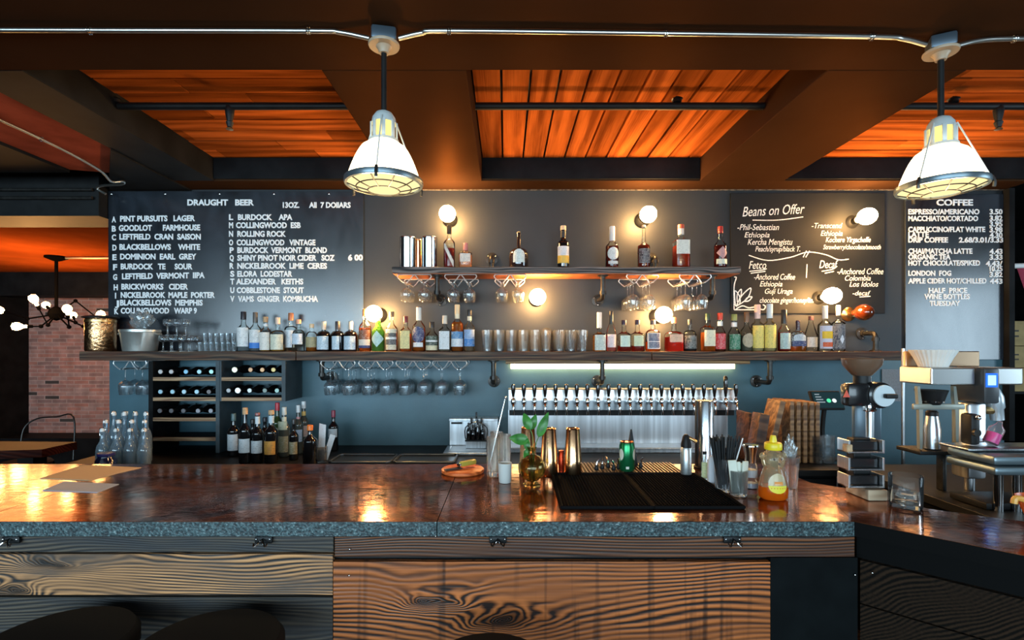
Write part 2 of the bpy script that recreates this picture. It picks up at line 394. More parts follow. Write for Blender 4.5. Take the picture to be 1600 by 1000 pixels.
# street wall behind the camera with two window openings
wf = MB()
for (a, b, z0, z1) in ((-8, -6.5, 0, 3.1), (-.1, .1, 0, 3.1), (3.95, 6, 0, 3.1), (-6.5, -.1, 0, .72), (.1, 3.95, 0, .72), (-6.5, -.1, 2.72, 3.1), (.1, 3.95, 2.72, 3.1)):
    wf.box(a, b, -4.6, -4.45, z0, z1)
struct('wall_front', wf, M_dark)
for i, (x, hw_) in enumerate(((-3.3, 3.15), (2.03, 1.87))):
    f = MB()
    for u in (-hw_, -hw_/3, hw_/3, hw_): f.box(x+u-.03, x+u+.03, -4.45, -4.39, .72, 2.72)
    for z in (.72, 2.67): f.box(x-hw_, x+hw_, -4.45, -4.39, z, z+.05)
    struct('window_%d' % (i+1), f, M_black)
wr = MB()
for (y0, y1, z0, z1) in ((-4.6, -.4, 0, 3.1), (1.5, 8.5, 0, 3.1), (-.4, 1.5, 0, .95), (-.4, 1.5, 2.45, 3.1)): wr.box(6, 6.15, y0, y1, z0, z1)
struct('wall_right', wr, M_dark)
f = MB()
for y in (-.4, .53, 1.46): f.box(5.99, 6.05, y, y+.04, .95, 2.45)
for z in (.95, 2.41): f.box(5.99, 6.05, -.4, 1.5, z, z+.04)
struct('window_3', f, M_black)
struct('wall_left', MB().box(-8.15, -8, -4.6, 8.5, 0, 3.1), M_dark)
struct('wall_rear_room', MB().box(-8, 6, 8.35, 8.5, 0, 3.1), M_dark)

# ceiling: wooden boards between a grid of painted beams
cw = MB()
x = -.165
M_plank = wood('ceiling_boards', (.22, .055, .013), (.56, .15, .032), .9, 5, 2, .55, .8, 1, 'Y', third=(.42, .11, .022), spec=0, zk=9, island=.45)
M_plank_x = wood('ceiling_boards_cross', (.22, .055, .013), (.56, .15, .032), .9, 5, 2, .55, .8, 2, 'X', third=(.42, .11, .022), spec=0, zk=9, island=.45)
i = 0
while x < 1.4:
    cw.box(x+.005, x+.137, 2.1, 3.62, ZPL+.002*(i % 2), ZPL+.03); x += .145; i += 1
struct('ceiling', cw, M_plank)
for nm, xa, xb in (('ceiling_west_bay', -2.35, -.75), ('ceiling_east_bay', 1.9, 4.2)):
    c2 = MB(); y = 2.08; k = 0
    while y < 3.62:
        xs = [xa] + sorted(random.uniform(xa+.1, xb-.1) for _ in range(2 if k % 2 else 1)) + [xb]
        for u, v in zip(xs, xs[1:]): c2.box(u+.003, v-.003, y+.006, y+.147, ZPL+random.uniform(0, .006), ZPL+.03)
        y += .153; k += 1
    struct(nm, c2, M_plank_x)
struct('ceiling_deck', MB().box(-8, 6, -4.6, 8.5, 2.96, 3.1), M_black)
struct('ceiling_cross_beam', MB().box(-6, 6, -.6, 2.17, ZB, 2.965, .004), M_paint)
struct('ceiling_beam', MB().box(-.78, -.168, 2.17, 3.6, ZB, 2.965, .004), M_paint)
struct('ceiling_beam', MB().box(1.365, 1.955, 2.17, 3.6, ZB, 2.965, .004), M_paint)
struct('ceiling_beam', MB().box(-2.33, -2.05, 2.17, 3.6, ZB, 2.965, .004), M_dark)
struct('ceiling_wall_beam', MB().box(-2.33, XR, 3.6, 3.8, ZB, 2.965, .004), M_paint)
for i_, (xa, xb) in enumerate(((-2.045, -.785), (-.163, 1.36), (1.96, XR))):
    struct('trim_%d' % (i_+3), MB().box(xa, xb, 3.585, 3.599, ZB+.012, ZPL-.002), M_dark)  # dark boards added to give shade on the wall beam's face
struct('trim_1', MB().box(-1.05, XR, 3.79, 3.8, ZB-.006, ZB), mat('torn_plaster_edge', (.1, .08, .06), .8, var=.9, vscale=40))
# painted soffit strips above the opening at the side
M_red = mat('brick_red_paint', (.42, .085, .042), 0.6, spec=0, var=.2, vscale=6, bump=.1, bscale=50)
M_lit_soffit = mat('orange_lit_paint', (.5, .1, .018), .55, spec=0, var=.12, vscale=4, bump=.05, bscale=50)  # brown soffit with the chandelier's orange glow put into its colour
rs = MB(); rs.prism([(-2.33, 2.0), (-2.33, 3.02), (-2.70, 3.49), (-2.92, 3.43), (-2.92, 2.0)], ZB+.02, ZB+.06)
struct('ceiling_red_soffit', rs, M_red)
struct('ceiling_side_drop', MB().prism([(-2.33, 3.02), (-2.33, 3.8), (-2.94, 3.8), (-2.71, 3.5)], ZB-.01, 2.96), M_dark)
struct('ceiling_side_beam', MB().box(-6, -2.92, 1.5, 3.43, ZB, 2.96), M_dark)
struct('ceiling_header', MB().box(-8, -2.94, 3.7, 4.05, 2.535, 2.96), M_black)
struct('ceiling_rear_soffit', MB().box(-8, -2.6, 4.05, 6.5, 2.55, 2.6), M_lit_soffit)
struct('ceiling_rear_beam', MB().box(-8, -2.4, 6.5, 6.8, 2.25, 2.96), M_dark)
# brick wall beyond the opening
def brick_mat():
    m, t, n, l = nt('old_red_brick'); b = n['Principled BSDF']; b.inputs['Roughness'].default_value = .85
    tc = n.new('ShaderNodeTexCoord'); mp = n.new('ShaderNodeMapping'); mp.inputs['Rotation'].default_value = (PI/2, 0, 0); l.new(tc.outputs['Object'], mp.inputs[0])
    br = n.new('ShaderNodeTexBrick'); l.new(mp.outputs[0], br.inputs['Vector'])
    br.inputs['Color1'].default_value = (0, 0, 0, 1); br.inputs['Color2'].default_value = (1, 1, 1, 1); br.inputs['Mortar'].default_value = (.5, .5, .5, 1)
    br.inputs['Scale'].default_value = 1; br.inputs['Brick Width'].default_value = .2; br.inputs['Row Height'].default_value = .052; br.inputs['Mortar Size'].default_value = .006; br.inputs['Mortar Smooth'].default_value = .3
    rp = n.new('ShaderNodeValToRGB'); e = rp.color_ramp.elements; rp.color_ramp.interpolation = 'CONSTANT'
    e[0].position = 0; e[0].color = (.06, .05, .045, 1); e[1].position = .06; e[1].color = (.42, .19, .15, 1)
    for q, cc in ((.3, (.42, .22, .18)), (.55, (.3, .17, .15)), (.72, (.44, .18, .13)), (.88, (.4, .25, .22))):
        k = e.new(q); k.color = c4(cc)
    l.new(br.outputs['Color'], rp.inputs[0])
    mx = n.new('ShaderNodeMix'); mx.data_type = 'RGBA'; mx.inputs['B'].default_value = (.48, .34, .3, 1)
    l.new(br.outputs['Fac'], mx.inputs['Factor']); l.new(rp.outputs[0], mx.inputs['A'])
    no = n.new('ShaderNodeTexNoise'); no.inputs['Scale'].default_value = 9; no.inputs['Detail'].default_value = 8; l.new(tc.outputs['Object'], no.inputs['Vector'])
    m2 = n.new('ShaderNodeMix'); m2.data_type = 'RGBA'; m2.blend_type = 'OVERLAY'; m2.inputs['Factor'].default_value = .6
    l.new(mx.outputs['Result'], m2.inputs['A']); l.new(no.outputs['Fac'], m2.inputs['B'])
    hs = n.new('ShaderNodeHueSaturation'); hs.inputs['Saturation'].default_value = .9; l.new(m2.outputs['Result'], hs.inputs['Color'])
    l.new(hs.outputs[0], b.inputs['Base Color'])
    bp = n.new('ShaderNodeBump'); bp.inputs['Strength'].default_value = .5; bp.inputs['Distance'].default_value = .01; bp.invert = True
    l.new(br.outputs['Fac'], bp.inputs['Height']); l.new(bp.outputs[0], b.inputs['Normal'])
    return m
struct('wall_brick', MB().box(W(45, 0, 7).x, -2.5, 7, 7.12, 0, 2.9), brick_mat())
struct('trim_6', MB().box(W(45, 0, 7).x, -2.5, 6.55, 6.98, 0, .43), M_dark)
struct('wall_side_column', MB().box(-8, W(45, 0, 7).x, 6.6, 7.1, 0, 2.9), M_dark)

# ================================================================ chalkboards and lettering
def slate_mat(name, cold, gloss=1.0, r0=.19, r1=.31):
    m, t, n, l = nt(name); b = n['Principled BSDF']
    tc = n.new('ShaderNodeTexCoord')
    no = n.new('ShaderNodeTexNoise'); no.inputs['Scale'].default_value = 2.2; no.inputs['Detail'].default_value = 8; no.inputs['Roughness'].default_value = .65; no.inputs['Distortion'].default_value = .6
    mp = n.new('ShaderNodeMapping'); mp.inputs['Scale'].default_value = (2.2, 1, 1); l.new(tc.outputs['Object'], mp.inputs[0]); l.new(mp.outputs[0], no.inputs['Vector'])
    r = n.new('ShaderNodeValToRGB'); r.color_ramp.elements[0].position = .35; r.color_ramp.elements[1].position = .75
    r.color_ramp.elements[0].color = (.004, .006, .009, 1); r.color_ramp.elements[1].color = c4(cold)
    l.new(no.outputs['Fac'], r.inputs[0]); l.new(r.outputs[0], b.inputs['Base Color'])
    mr = n.new('ShaderNodeMapRange'); mr.inputs['To Min'].default_value = r0; mr.inputs['To Max'].default_value = r1
    l.new(no.outputs['Fac'], mr.inputs['Value']); l.new(mr.outputs[0], b.inputs['Roughness'])
    b.inputs['Specular IOR Level'].default_value = gloss
    return m
M_slate = slate_mat('slate_board', (.02, .03, .045))
M_slate2 = slate_mat('black_board', (.010, .011, .013), .25, .5, .7)
def text_mesh(body, bold=.0, shear=0):
    cu = bpy.data.curves.new('txt', 'FONT'); cu.body = body; cu.size = 1; cu.offset = bold; cu.shear = shear; cu.resolution_u = 3; cu.extrude = .012
    o = bpy.data.objects.new('txt', cu); COL.objects.link(o)
    dg = bpy.context.evaluated_depsgraph_get(); dg.update()
    me = bpy.data.meshes.new_from_object(o.evaluated_get(dg))
    bpy.data.objects.remove(o); bpy.data.curves.remove(cu)
    return me
CAPH = max(v.co.y for v in text_mesh('H').vertices)
def lettering(body, x0, x1, yc, cap, yb, parent, m, bold=.02, shear=0, rise=0, name='lettering'):
    """a row of letters between two photo columns on a board whose face is at distance yb"""
    me = text_mesh(body, bold, shear)
    xs = [v.co.x for v in me.vertices]; lo, hi = min(xs), max(xs)
    a, b = W(x0, yc+cap/2, yb), W(x1, yc+cap/2-rise, yb)
    s = (b.x-a.x)/(hi-lo); sz = cap*yb/FPX/CAPH
    k = (b.z-a.z)/(b.x-a.x)
    org = parent.location
    iv = sorted((min(me.vertices[i].co.x for i in p.vertices), max(me.vertices[i].co.x for i in p.vertices)) for p in me.polygons)
    gaps, reach = [], iv[0][1]
    for u, v in iv:
        if u-reach > .4: gaps.append(a.x+((u+reach)/2-lo)*s-org.x)
        reach = max(reach, v)
    for v in me.vertices:
        X = a.x+(v.co.x-lo)*s
        v.co = Vector((X-org.x, yb-.002-v.co.z*.06-org.y, a.z+v.co.y*sz+(X-a.x)*k-org.z))
    cuts = sorted(set(gaps))
    bm = bmesh.new(); bm.from_mesh(me); bpy.data.meshes.remove(me)
    groups = {}
    for f in bm.faces:
        groups.setdefault(sum(1 for c in cuts if f.calc_center_median().x > c), []).append(f)
    o = None
    for k in sorted(groups):
        b2 = bm.copy(); keep = {f.index for f in groups[k]}; b2.faces.ensure_lookup_table()
        bmesh.ops.delete(b2, geom=[f for f in b2.faces if f.index not in keep], context='FACES')
        m2 = bpy.data.meshes.new(name); b2.to_mesh(m2); b2.free(); m2.materials.append(m)
        o = bpy.data.objects.new(name, m2); COL.objects.link(o); o.parent = parent
    bm.free()
    return o
def board(name, label, x0, x1, y0, y1, m, th=.018):
    a, b = W(x0, y1, ZWALL-th), W(x1, y0, ZWALL-th)
    t = thing(name, label, 'menu board', ((a.x+b.x)/2, ZWALL-th, a.z))
    MB().box(a.x-t.location.x, b.x-t.location.x, 0, th-.002, 0, b.z-a.z, .002).obj('panel', m, t, smooth=False)
    return t, ZWALL-th
bd, yb = board('chalkboard', 'large dark menu board listing draught beers from A to V in white letters', 169, 568, 299, 548, M_slate)
for sx in (174, 258, 343, 428, 514):
    p = W(sx, 303, yb); MB().sphere((p.x-bd.location.x, -.002, p.z-bd.location.z), .009, 10, sy=.5).obj('screw', M_chrome, bd)
L = lambda *a, **k: lettering(*a[:4], k.pop('cap', 8.2), yb, bd, M_letter, bold=.042, **k)
L('DRAUGHT   BEER', 293, 397, 316.5, cap=8.6)
L('13OZ.', 442, 468, 320.5, cap=8); L('All  7 DOllARS', 483, 548, 320.5, cap=8)
for let, lx, txt, a, b, y, rise in (
    ('A', 175, 'PINT PURSUITS   LAGER', 188, 305, 342, 1), ('B', 175, 'GOODLOT      FARMHOUSE', 186, 313, 356.5, 1), ('C', 175, 'LEFTFIELD  CRAN  SAISON', 187, 314, 370, 0),
    ('D', 176, 'BLACKBELLOWS    WHITE', 187, 313, 386, 0), ('E', 176, 'DOMINION  EARL  GREY', 188, 307, 401, 0), ('F', 177, 'BURDOCK   TE     SOUR', 189, 301, 416.5, 0),
    ('G', 177, 'LEFTFIELD  VERMONT  IIPA', 191, 320, 432, 2), ('H', 178, 'BRICKWORKS   CIDER', 190, 294, 448, 0), ('I', 180, 'NICKELBROOK  MAPLE  PORTER', 189, 336, 461, 0),
    ('J', 180, 'BLACKBELLOWS  MEMPHIS', 188, 317, 473, 0), ('K', 179, 'COLLINGWOOD   WARP 9', 189, 308, 485.5, 0)):
    L(let, lx, lx+(1.8 if let == 'I' else 6.5), y+1, name='row_letter'); L(txt, a, b, y, rise=rise)
for let, lx, txt, a, b, y in (
    ('L', 358, 'BURDOCK    APA', 372, 457, 339.5), ('M', 358, 'COLLINGWOOD  ESB', 369, 470, 352), ('N', 358, 'ROLLING ROCK', 371, 447, 365.5), ('O', 358, 'COLLINGWOOD   VINTAGE', 370, 493, 379),
    ('P', 359, 'BURDOCK  VERMONT  BLOND', 371, 511, 391), ('Q', 359, 'SHINY PINOT NOIR CIDER   SOZ', 371, 523, 403), ('R', 359, 'NICKELBROOK  LIME  CERES', 371, 511, 415.5), ('S', 360, 'ELORA  LODESTAR', 371, 457, 428),
    ('T', 360, 'ALEXANDER   KEITHS', 369, 474, 440), ('U', 360, 'COBBLESTONE  STOUT', 370, 475, 453.5), ('V', 360, 'VAMS  GINGER  KOMBUCHA', 372, 497, 467)):
    L(let, lx, lx+6.5, y, name='row_letter'); L(txt, a, b, y)
L('6 00', 544, 567, 402.5, name='price')

bb, yb2 = board('chalkboard', 'black chalkboard with handwritten coffee beans list and two lit bulbs on it', 1142, 1383, 301, 490, M_slate2)
H = lambda t, a, b, y, cap=8, **k: lettering(t, a, b, y, cap, yb2, bb, M_chalkline, bold=0, shear=.28, **k)
H('Beans on Offer', 1160, 1257, 331, 15, rise=5)
for a in (('-Phil-Sebastian', 1152, 1217, 355, 9), ('Ethiopia', 1163, 1202, 367, 8), ('Kercha Mengistu', 1168, 1238, 378, 9), ('Peach/syrup/black T.', 1180, 1250, 389, 8),
          ('-Transcend', 1268, 1316, 352.5, 8), ('Ethiopia', 1282, 1316, 364.5, 8), ('Kochere Yirgacheffe', 1290, 1360, 374.5, 8), ('Strawberry/chocolate/smooth', 1286, 1376, 386, 7),
          ('Decaf', 1280, 1309, 413, 12), ('Fetco', 1170, 1197, 414, 12), ('-Anchored Coffee', 1308, 1380, 424, 9), ('Colombia', 1320, 1360, 434.5, 8), ('Los Idolos', 1327, 1372, 444, 8), ('-decaf', 1332, 1360, 458, 7),
          ('-Anchored Coffee', 1178, 1242, 432.5, 9), ('Ethiopia', 1187, 1222, 443.5, 8), ('Guji Uraga', 1195, 1238, 455, 8), ('chocolate ginger/honey/lime', 1187, 1275, 469, 8)):
    H(*a)
def chalk(par, yb, rows, r=.0035, name='chalk_line', m=None):
    for pts in rows:
        o = par.location
        mb = MB(); mb.tube([(W(x, y, yb-.002).x-o.x, yb-.002-o.y, W(x, y, yb).z-o.z) for x, y in pts], r, 6, smooth=5)
        for v in mb.bm.verts: v.co.y = (yb-.002-o.y)+(v.co.y-(yb-.002-o.y))*.3
        mb.obj(name, m or M_chalkline, par)
chalk(bb, yb2, [[(1176, 344), (1215, 344), (1255, 339)], [(1170, 399), (1200, 407), (1235, 402), (1262, 394), (1290, 398), (1310, 406), (1326, 405)], [(1255, 402), (1260, 392)], [(1259, 402), (1265, 392)],
    [(1261, 413), (1260, 434)], [(1284, 424), (1300, 421), (1308, 416)], [(1289, 427), (1303, 424)], [(1171, 424), (1190, 422), (1198, 420)], [(1173, 427), (1196, 424)], [(1343, 464), (1360, 463)]])
chalk(bb, yb2, [[(1147, 484), (1147, 448), (1150, 436), (1150, 433), (1147, 433)], [(1147, 484), (1165, 484), (1180, 484)], [(1149, 478), (1148, 455), (1155, 462), (1156, 474), (1149, 478)],
    [(1150, 479), (1159, 462), (1173, 450), (1168, 466), (1150, 479)], [(1152, 472), (1152, 460), (1158, 452), (1158, 460), (1154, 470)], [(1163, 471), (1168, 465), (1175, 464), (1170, 470), (1163, 471)],
    [(1150, 483), (1160, 478), (1170, 481), (1180, 480), (1192, 484), (1196, 479), (1192, 476)]], .0045, 'plant_doodle')

cb, yb3 = board('chalkboard', 'dark coffee price board in white capitals behind the batch brewer', 1415, 1568, 303, 562, M_slate)
C = lambda t, a, b, y, cap=7.6, **k: lettering(t, a, b, y, cap, yb3, cb, M_letter, bold=.034, **k)
for a in (('COFFEE', 1463, 1520, 316.5, 9), ('ESPRESSO/AMERICANO', 1419, 1530, 331), ('MACCHIATO/CORTADO', 1419, 1528, 341.5), ('CAPPUCCINO/FLAT WHITE', 1419, 1539, 358.5), ('LATTE', 1419, 1451, 366.5),
          ('DRIP COFFEE', 1419, 1481, 375), ('2.68/3.01/3.33', 1498, 1567, 375), ('CHAI/MATCHA LATTE', 1419, 1519, 392.5), ('ORGANIC TEA', 1419, 1485, 401.5), ('HOT CHOCOLATE/SPIKED', 1419, 1531, 411),
          ('LONDON  FOG', 1419, 1486, 427), ('APPLE CIDER HOT/CHILLED', 1419, 1541, 439), ('HALF  PRICE', 1451, 1511, 454), ('WINE BOTTLES', 1444, 1515, 463.5), ('TUESDAY', 1452, 1500, 474)):
    C(*a)
for t, y in (('3.50', 331), ('3.82', 341), ('3.95', 350), ('3.98', 359), ('4.30', 367.5), ('4.43', 393), ('3.33', 402), ('4.43/', 412), ('10.25', 420), ('3.82', 429), ('443', 439.5)):
    C(t, 1546 if t != '4.43/' else 1540, 1566, y, name='price')
MB().box(W(1569, 0, 3.78).x, XR+.02, 3.74, 3.79, .9, 2.75).obj('trim_2', M_dark)['kind'] = 'structure'

# ================================================================ SHELVES
M_shelf = wood('dark_rough_shelf_wood', (.010, .007, .006), (.16, .095, .055), 1.8, 14, 4, .6, .5, 3, third=(.09, .03, .012))
M_shelf_under = mat('lamplit_shelf_underside', (.3, .09, .03), .6, var=.3, vscale=8)  # orange lamp glow put into the underside's colour
SH_T = W(0, 549, 3.62).z          # top of the long shelf
SH_B = SH_T-.062
s = thing('wall_shelf', 'long dark rough wooden bar shelf full of bottles and glasses', 'shelf', (0, 3.66, SH_B))
xs = [W(125, 0, 3.54).x, W(463, 0, 3.54).x, W(1018, 0, 3.54).x, W(1412, 0, 3.54).x]
for a, b in zip(xs, xs[1:]):
    MB().box(a+.002, b-.002, -.13, .138, 0, .062, .004).obj('board', M_shelf, s, smooth=False)
MB().box(W(790, 0, 3.7).x, W(1166, 0, 3.7).x, -.02, .1, -.028, 0, .003).obj('light_batten', wood('batten_wood', (.2, .1, .04), (.45, .25, .1), 2, 12, 4), s, smooth=False)
led = MB().box(W(798, 0, 3.76).x, W(1148, 0, 3.76).x, .1, .125, -.066, -.0285).obj('light_strip', emit('led_strip', (1, .64, .26), 12), s, smooth=False)
U_B, U_T = CAMH+117*3.54/800, CAMH+117*3.54/800+.05
u = thing('wall_shelf', 'short upper wooden shelf with a charred front edge and lamplit red underside', 'shelf', (0, 3.66, U_B))
MB().box(W(612, 0, 3.54).x, W(1158, 0, 3.54).x, -.12, .138, .006, .05, .004).obj('board', wood('charred_shelf_wood', (.008, .008, .008), (.22, .18, .16), 2.6, 18, 4, .6, .4, 5), u, smooth=False)
MB().box(W(614, 0, 3.54).x, W(1156, 0, 3.54).x, -.119, .138, 0, .006).obj('lamplit_underside', M_shelf_under, u, smooth=False)

# pipe brackets
def pipe_bracket(px, label, z_shelf, drop, side=0, up=False, yv=3.6):
    """iron pipe holding a shelf: flange on the wall, stub, elbow and upright"""
    X = (px-VX)*yv/FPX; d = 1 if up else -1
    t = thing('pipe_bracket', label, 'shelf bracket', (X, yv, z_shelf), 0, 'iron pipe shelf brackets')
    e = d*drop
    MB().tube([(0, 0, d*.002), (0, 0, e*.75), (0, .012, e*.93), (0, .035, e), (0, ZWALL-yv-.012, e)], .0165, 12, smooth=4).obj('pipe', M_iron, t)
    MB().lathe([(0, 0), (.045, 0), (.045, .008), (.026, .012), (.022, .03), (0, .03)], (0, ZWALL-yv-.002, e), 20, Matrix.Rotation(PI/2, 4, 'X')).obj('flange', M_iron, t)
    mb = MB(); mb.lathe([(.017, -.02), (.024, -.02), (.024, .004), (.017, .004)], (0, 0, e*.72), 14)
    mb.obj('elbow_collar', M_iron, t)
    MB().lathe([(0, 0), (.038, 0), (.038, .006), (.02, .01), (.02, .02), (.017, .02)], (0, 0, d*.001), 18, Matrix.Rotation(0 if up else PI, 4, 'X')).obj('shelf_flange', M_iron, t)
    for k in range(3):
        a = k*2.1+.5
        MB().sphere((.033*math.cos(a), ZWALL-yv-.012, e+.033*math.sin(a)), .005, 8).obj('screw', M_chrome, t)
for px, lab in ((503, 'iron pipe bracket under the long shelf behind the first hanging wine glasses'), (771, 'iron pipe bracket under the long shelf just before the light strip'),
                (941, 'iron pipe bracket hanging in the glow of the light strip'), (1203, 'iron pipe bracket under the long shelf above the cutting boards')):
    pipe_bracket(px, lab, SH_B, .16 if px > 520 else .13)
for px, lab in ((683, 'iron pipe bracket under the upper shelf between snifter racks'), (942, 'iron pipe bracket under the upper shelf beside the stemmed glasses'), (1113, 'iron pipe bracket at the upper shelf end by the beans board')):
    pipe_bracket(px, lab, U_B, .16)
for px, lab in ((768, 'round pipe stub standing on the upper shelf beside the small peach bottle'), (1024, 'pipe stub standing on the upper shelf behind the long necked bottle')):
    pipe_bracket(px, lab, U_T, .10, up=True, yv=3.70)
for px, lab in ((857, 'copper toned pipe stub on the long shelf between tumbler groups'), (1368, 'copper pipe elbow standing alone on the end of the long shelf')):
    pipe_bracket(px, lab, SH_T, .13, up=True, yv=3.66)

# ================================================================ BULBS ON THE WALL
def sconce(px, py, label, lit=True, yc=3.625):
    c = W(px, py, yc)
    t = thing('wall_bulb', label, 'wall lamp', (c.x, ZWALL, c.z), 0, 'bare globe bulbs on the bar wall')
    dy = yc-ZWALL; R = Matrix.Rotation(PI/2, 4, 'X')
    MB().lathe([(0, .002), (.052, .002), (.055, .012), (.04, .03), (.024, .036), (.024, .075), (0, .075)], (0, 0, 0), 24, R).obj('lamp_holder', M_black if lit else M_brass, t)
    g = [(.016, .06), (.02, .085)]
    for k in range(13):
        a = PI*(k/12)*.93+.07*PI
        g.append((.058*math.sin(PI*.12+(PI*.88)*k/12), -dy-.07*math.cos(PI*.12+(PI*.88)*k/12)))
    g[-1] = (0, g[-1][1])
    MB().lathe(g, (0, 0, 0), 24, R).obj('bulb', M_bulb if lit else mat('amber_bulb_glass', (.12, .02, .004), .05, 0, coat=1), t)
for px, py, lab in ((699, 334, 'lit globe bulb on the wall above the tall red liqueur bottle'), (1013, 335, 'lit globe bulb on the wall above the upper shelf, second bulb'), (840, 464, 'lit globe bulb below the upper shelf over the tumblers'),
                    (1037, 492, 'lit globe bulb low on the wall between hanging stemmed glasses'), (584, 490, 'lit globe bulb at the edge of the draught beer board'),
                    (1355, 338, 'lit bulb sticking out of the upper corner of the beans chalkboard'), (1300, 462, 'lit bulb sticking out of the lower part of the beans chalkboard')):
    sconce(px, py, lab)
sconce(1350, 488, 'unlit amber bulb below the corner of the beans chalkboard', False)

# ================================================================ BOTTLES
def bottle_profile(R, Hh, bh, sh, nr, style='round'):
    p = [(0, 0), (R*.86, 0), (R*.97, Hh*.012), (R, Hh*.03)]
    p.append((R, Hh*bh))
    for k in range(1, 8):
        u = k/8
        if style == 'round': q = math.cos(u*PI/2); zz = math.sin(u*PI/2)
        elif style == 'slope': q = 1-u; zz = u
        else: q = .5+.5*math.cos(u*PI); zz = u
        p.append((R*(nr+(1-nr)*q), Hh*(bh+(sh-bh)*zz)))
    p += [(R*nr, Hh*sh), (R*nr*.95, Hh*.93), (R*nr*1.12, Hh*.935), (R*nr*1.12, Hh*.965), (R*nr*.9, Hh*.97), (0, Hh*.97)]
    return p
def bottle(px, top, base, wpx, depth, label, group, bh=.56, sh=.72, nr=.36, style='s', n=2, flat=1, gl=None, liq=None, fill=.5, dens=.6, cap=(.02, .02, .02), caph=.12, cork=False, labels=(), neck=None, name='bottle', capw=1.18, floor=None, extra=None):
    b0 = W(px, base, depth)
    if floor is not None: b0.z = floor
    zt = CAMH+(VY-top)*depth/FPX
    Hh = zt-b0.z; R = wpx*.5*depth/FPX
    if n > 2: R *= .97
    t = thing(name, label, 'bottle', b0, 0, group)
    P = bottle_profile(R, Hh, bh, sh, nr, style)
    MB().lathe(P, seg=28 if n == 2 else 36, n=n, flat=flat).obj('glass_body', gl or M_gtint, t)
    if liq:
        q = []
        for r, z in P[:-6]:
            if z <= Hh*fill: q.append((r*.93, z+Hh*.012))
        rr = q[-1][0] if q else R*.93
        if Hh*fill > Hh*bh:
            pass
        else: rr = R*.93; q.append((rr, Hh*fill))
        q.append((0, q[-1][1]+.0005))
        MB().lathe(q, seg=28 if n == 2 else 36, n=n, flat=flat).obj('liquid', liquid(liq, dens), t)
    cr = R*nr*capw
    MB().lathe([(0, Hh*(1-caph)), (cr, Hh*(1-caph)), (cr, Hh*.985), (cr*.9, Hh), (0, Hh)], seg=18).obj('stopper' if cork else 'cap', M_cork if cork else mat('cap_%d_%d_%d' % tuple(int(v*99) for v in cap), cap, .35), t)
    if neck:
        z0, z1, c = neck
        MB().lathe([(R*nr*1.1, Hh*z0), (R*nr*1.13, Hh*z0), (R*nr*1.13, Hh*z1), (R*nr*1.1, Hh*z1)], seg=18).obj('neck_band', mat('band_%d_%d_%d' % tuple(int(v*99) for v in c), c, .45), t)
    for k, lb in enumerate(labels):
        z0, z1, c, ha = lb[:4]; shp = lb[4] if len(lb) > 4 else None; am = lb[5] if len(lb) > 5 else .5
        ink = (.06, .06, .08) if sum(c) > .9 else (.8, .8, .75)
        sf = {None: None, 'oval': (lambda v: math.sqrt(max(.02, 1-(2*v-1)**2))), 'diamond': (lambda v: max(.03, 1-abs(2*v-1))), 'arch': (lambda v: 1 if v < .55 else math.sqrt(max(.05, 1-((v-.55)/.45)**2))), 'diag': (lambda v: 1)}[shp]
        MB().patch(R*1.012+.0006*(k+1), Hh*z0, Hh*z1, -ha, ha, 12, n, flat, 12 if sf else 1, sf).obj('label', paper_label(c, ink, am), t)
    if extra: extra(t, R, Hh)
    return t
GS = 'spirit bottles on the long shelf'; GU = 'bottles on the short upper shelf'
G_dark = mat('black_bottle_glass', (.006, .006, .007), .08, coat=.6)
G_green = glass('green_bottle_glass', (.25, .55, .12), .05, .25, .25, (.2, .5, .08))
G_blue = glass('pale_blue_glass', (.75, .88, .95), .05, .3)
AMB, RED, GOLD, PINK, BRN = (.5, .13, .015), (.3, .02, .012), (.75, .38, .06), (.8, .35, .25), (.16, .035, .012)
WHT, CRM, BLU, NAV, LBL = (.82, .83, .82), (.8, .74, .55), (.05, .22, .65), (.03, .05, .16), (.55, .72, .82)
D = 3.62
def B(px, top, wpx, label, dz=0, **k):
    return bottle(px, top, 549, wpx, D+dz, label, GS, floor=SH_T, **k)
B(380.5, 487, 19, 'clear gin bottle with tall dark cap and big white label, first in the row', cap=(.02, .02, .03), caph=.2, labels=((.12, .6, WHT, 1.2),), bh=.55, sh=.7, liq=(.6, .66, .7), fill=.5, dens=.25)
B(399, 488, 17, 'clear bottle with white label and bright blue lower band', cap=(.12, .11, .1), caph=.27, labels=((.22, .55, WHT, 1.25, None, .8), (.08, .22, BLU, 1.25, None, .1)), liq=(.5, .5, .5), dens=.3)
B(415, 495, 17, 'bottle with light cork and plain cream label beside the blue banded one', cork=True, caph=.16, labels=((.04, .55, (.84, .8, .72), 1.1, None, .3),), neck=(.72, .8, WHT), liq=GOLD, fill=.4)
B(434, 496, 21, 'squat clear bottle with pale wooden stopper and cream green label', cap=(.75, .6, .48), caph=.2, labels=((.05, .5, (.78, .78, .62), 1.2),), bh=.5, sh=.62, nr=.3, style='round', liq=GOLD, fill=.2)
B(454.5, 489, 19, 'tall clear bottle with copper brown stopper behind the round shouldered one', dz=.07, cap=(.4, .16, .08), caph=.2, labels=((.1, .55, (.72, .78, .82), .9),), style='round', sh=.66)
B(466.5, 499, 19, 'round shouldered clear bottle with copper stopper and pale blue label', dz=-.03, cap=(.75, .4, .26), caph=.14, labels=((.22, .55, (.66, .76, .86), 1.0, None, .7),), style='round', bh=.5, sh=.68, nr=.34)
B(487, 506, 17.5, 'short whisky bottle with tan label and black topped cap', cap=(.75, .6, .4), caph=.15, labels=((.15, .52, (.45, .38, .2), 1.2, None, .8),), liq=AMB, fill=.5, style='round', bh=.52, sh=.72)
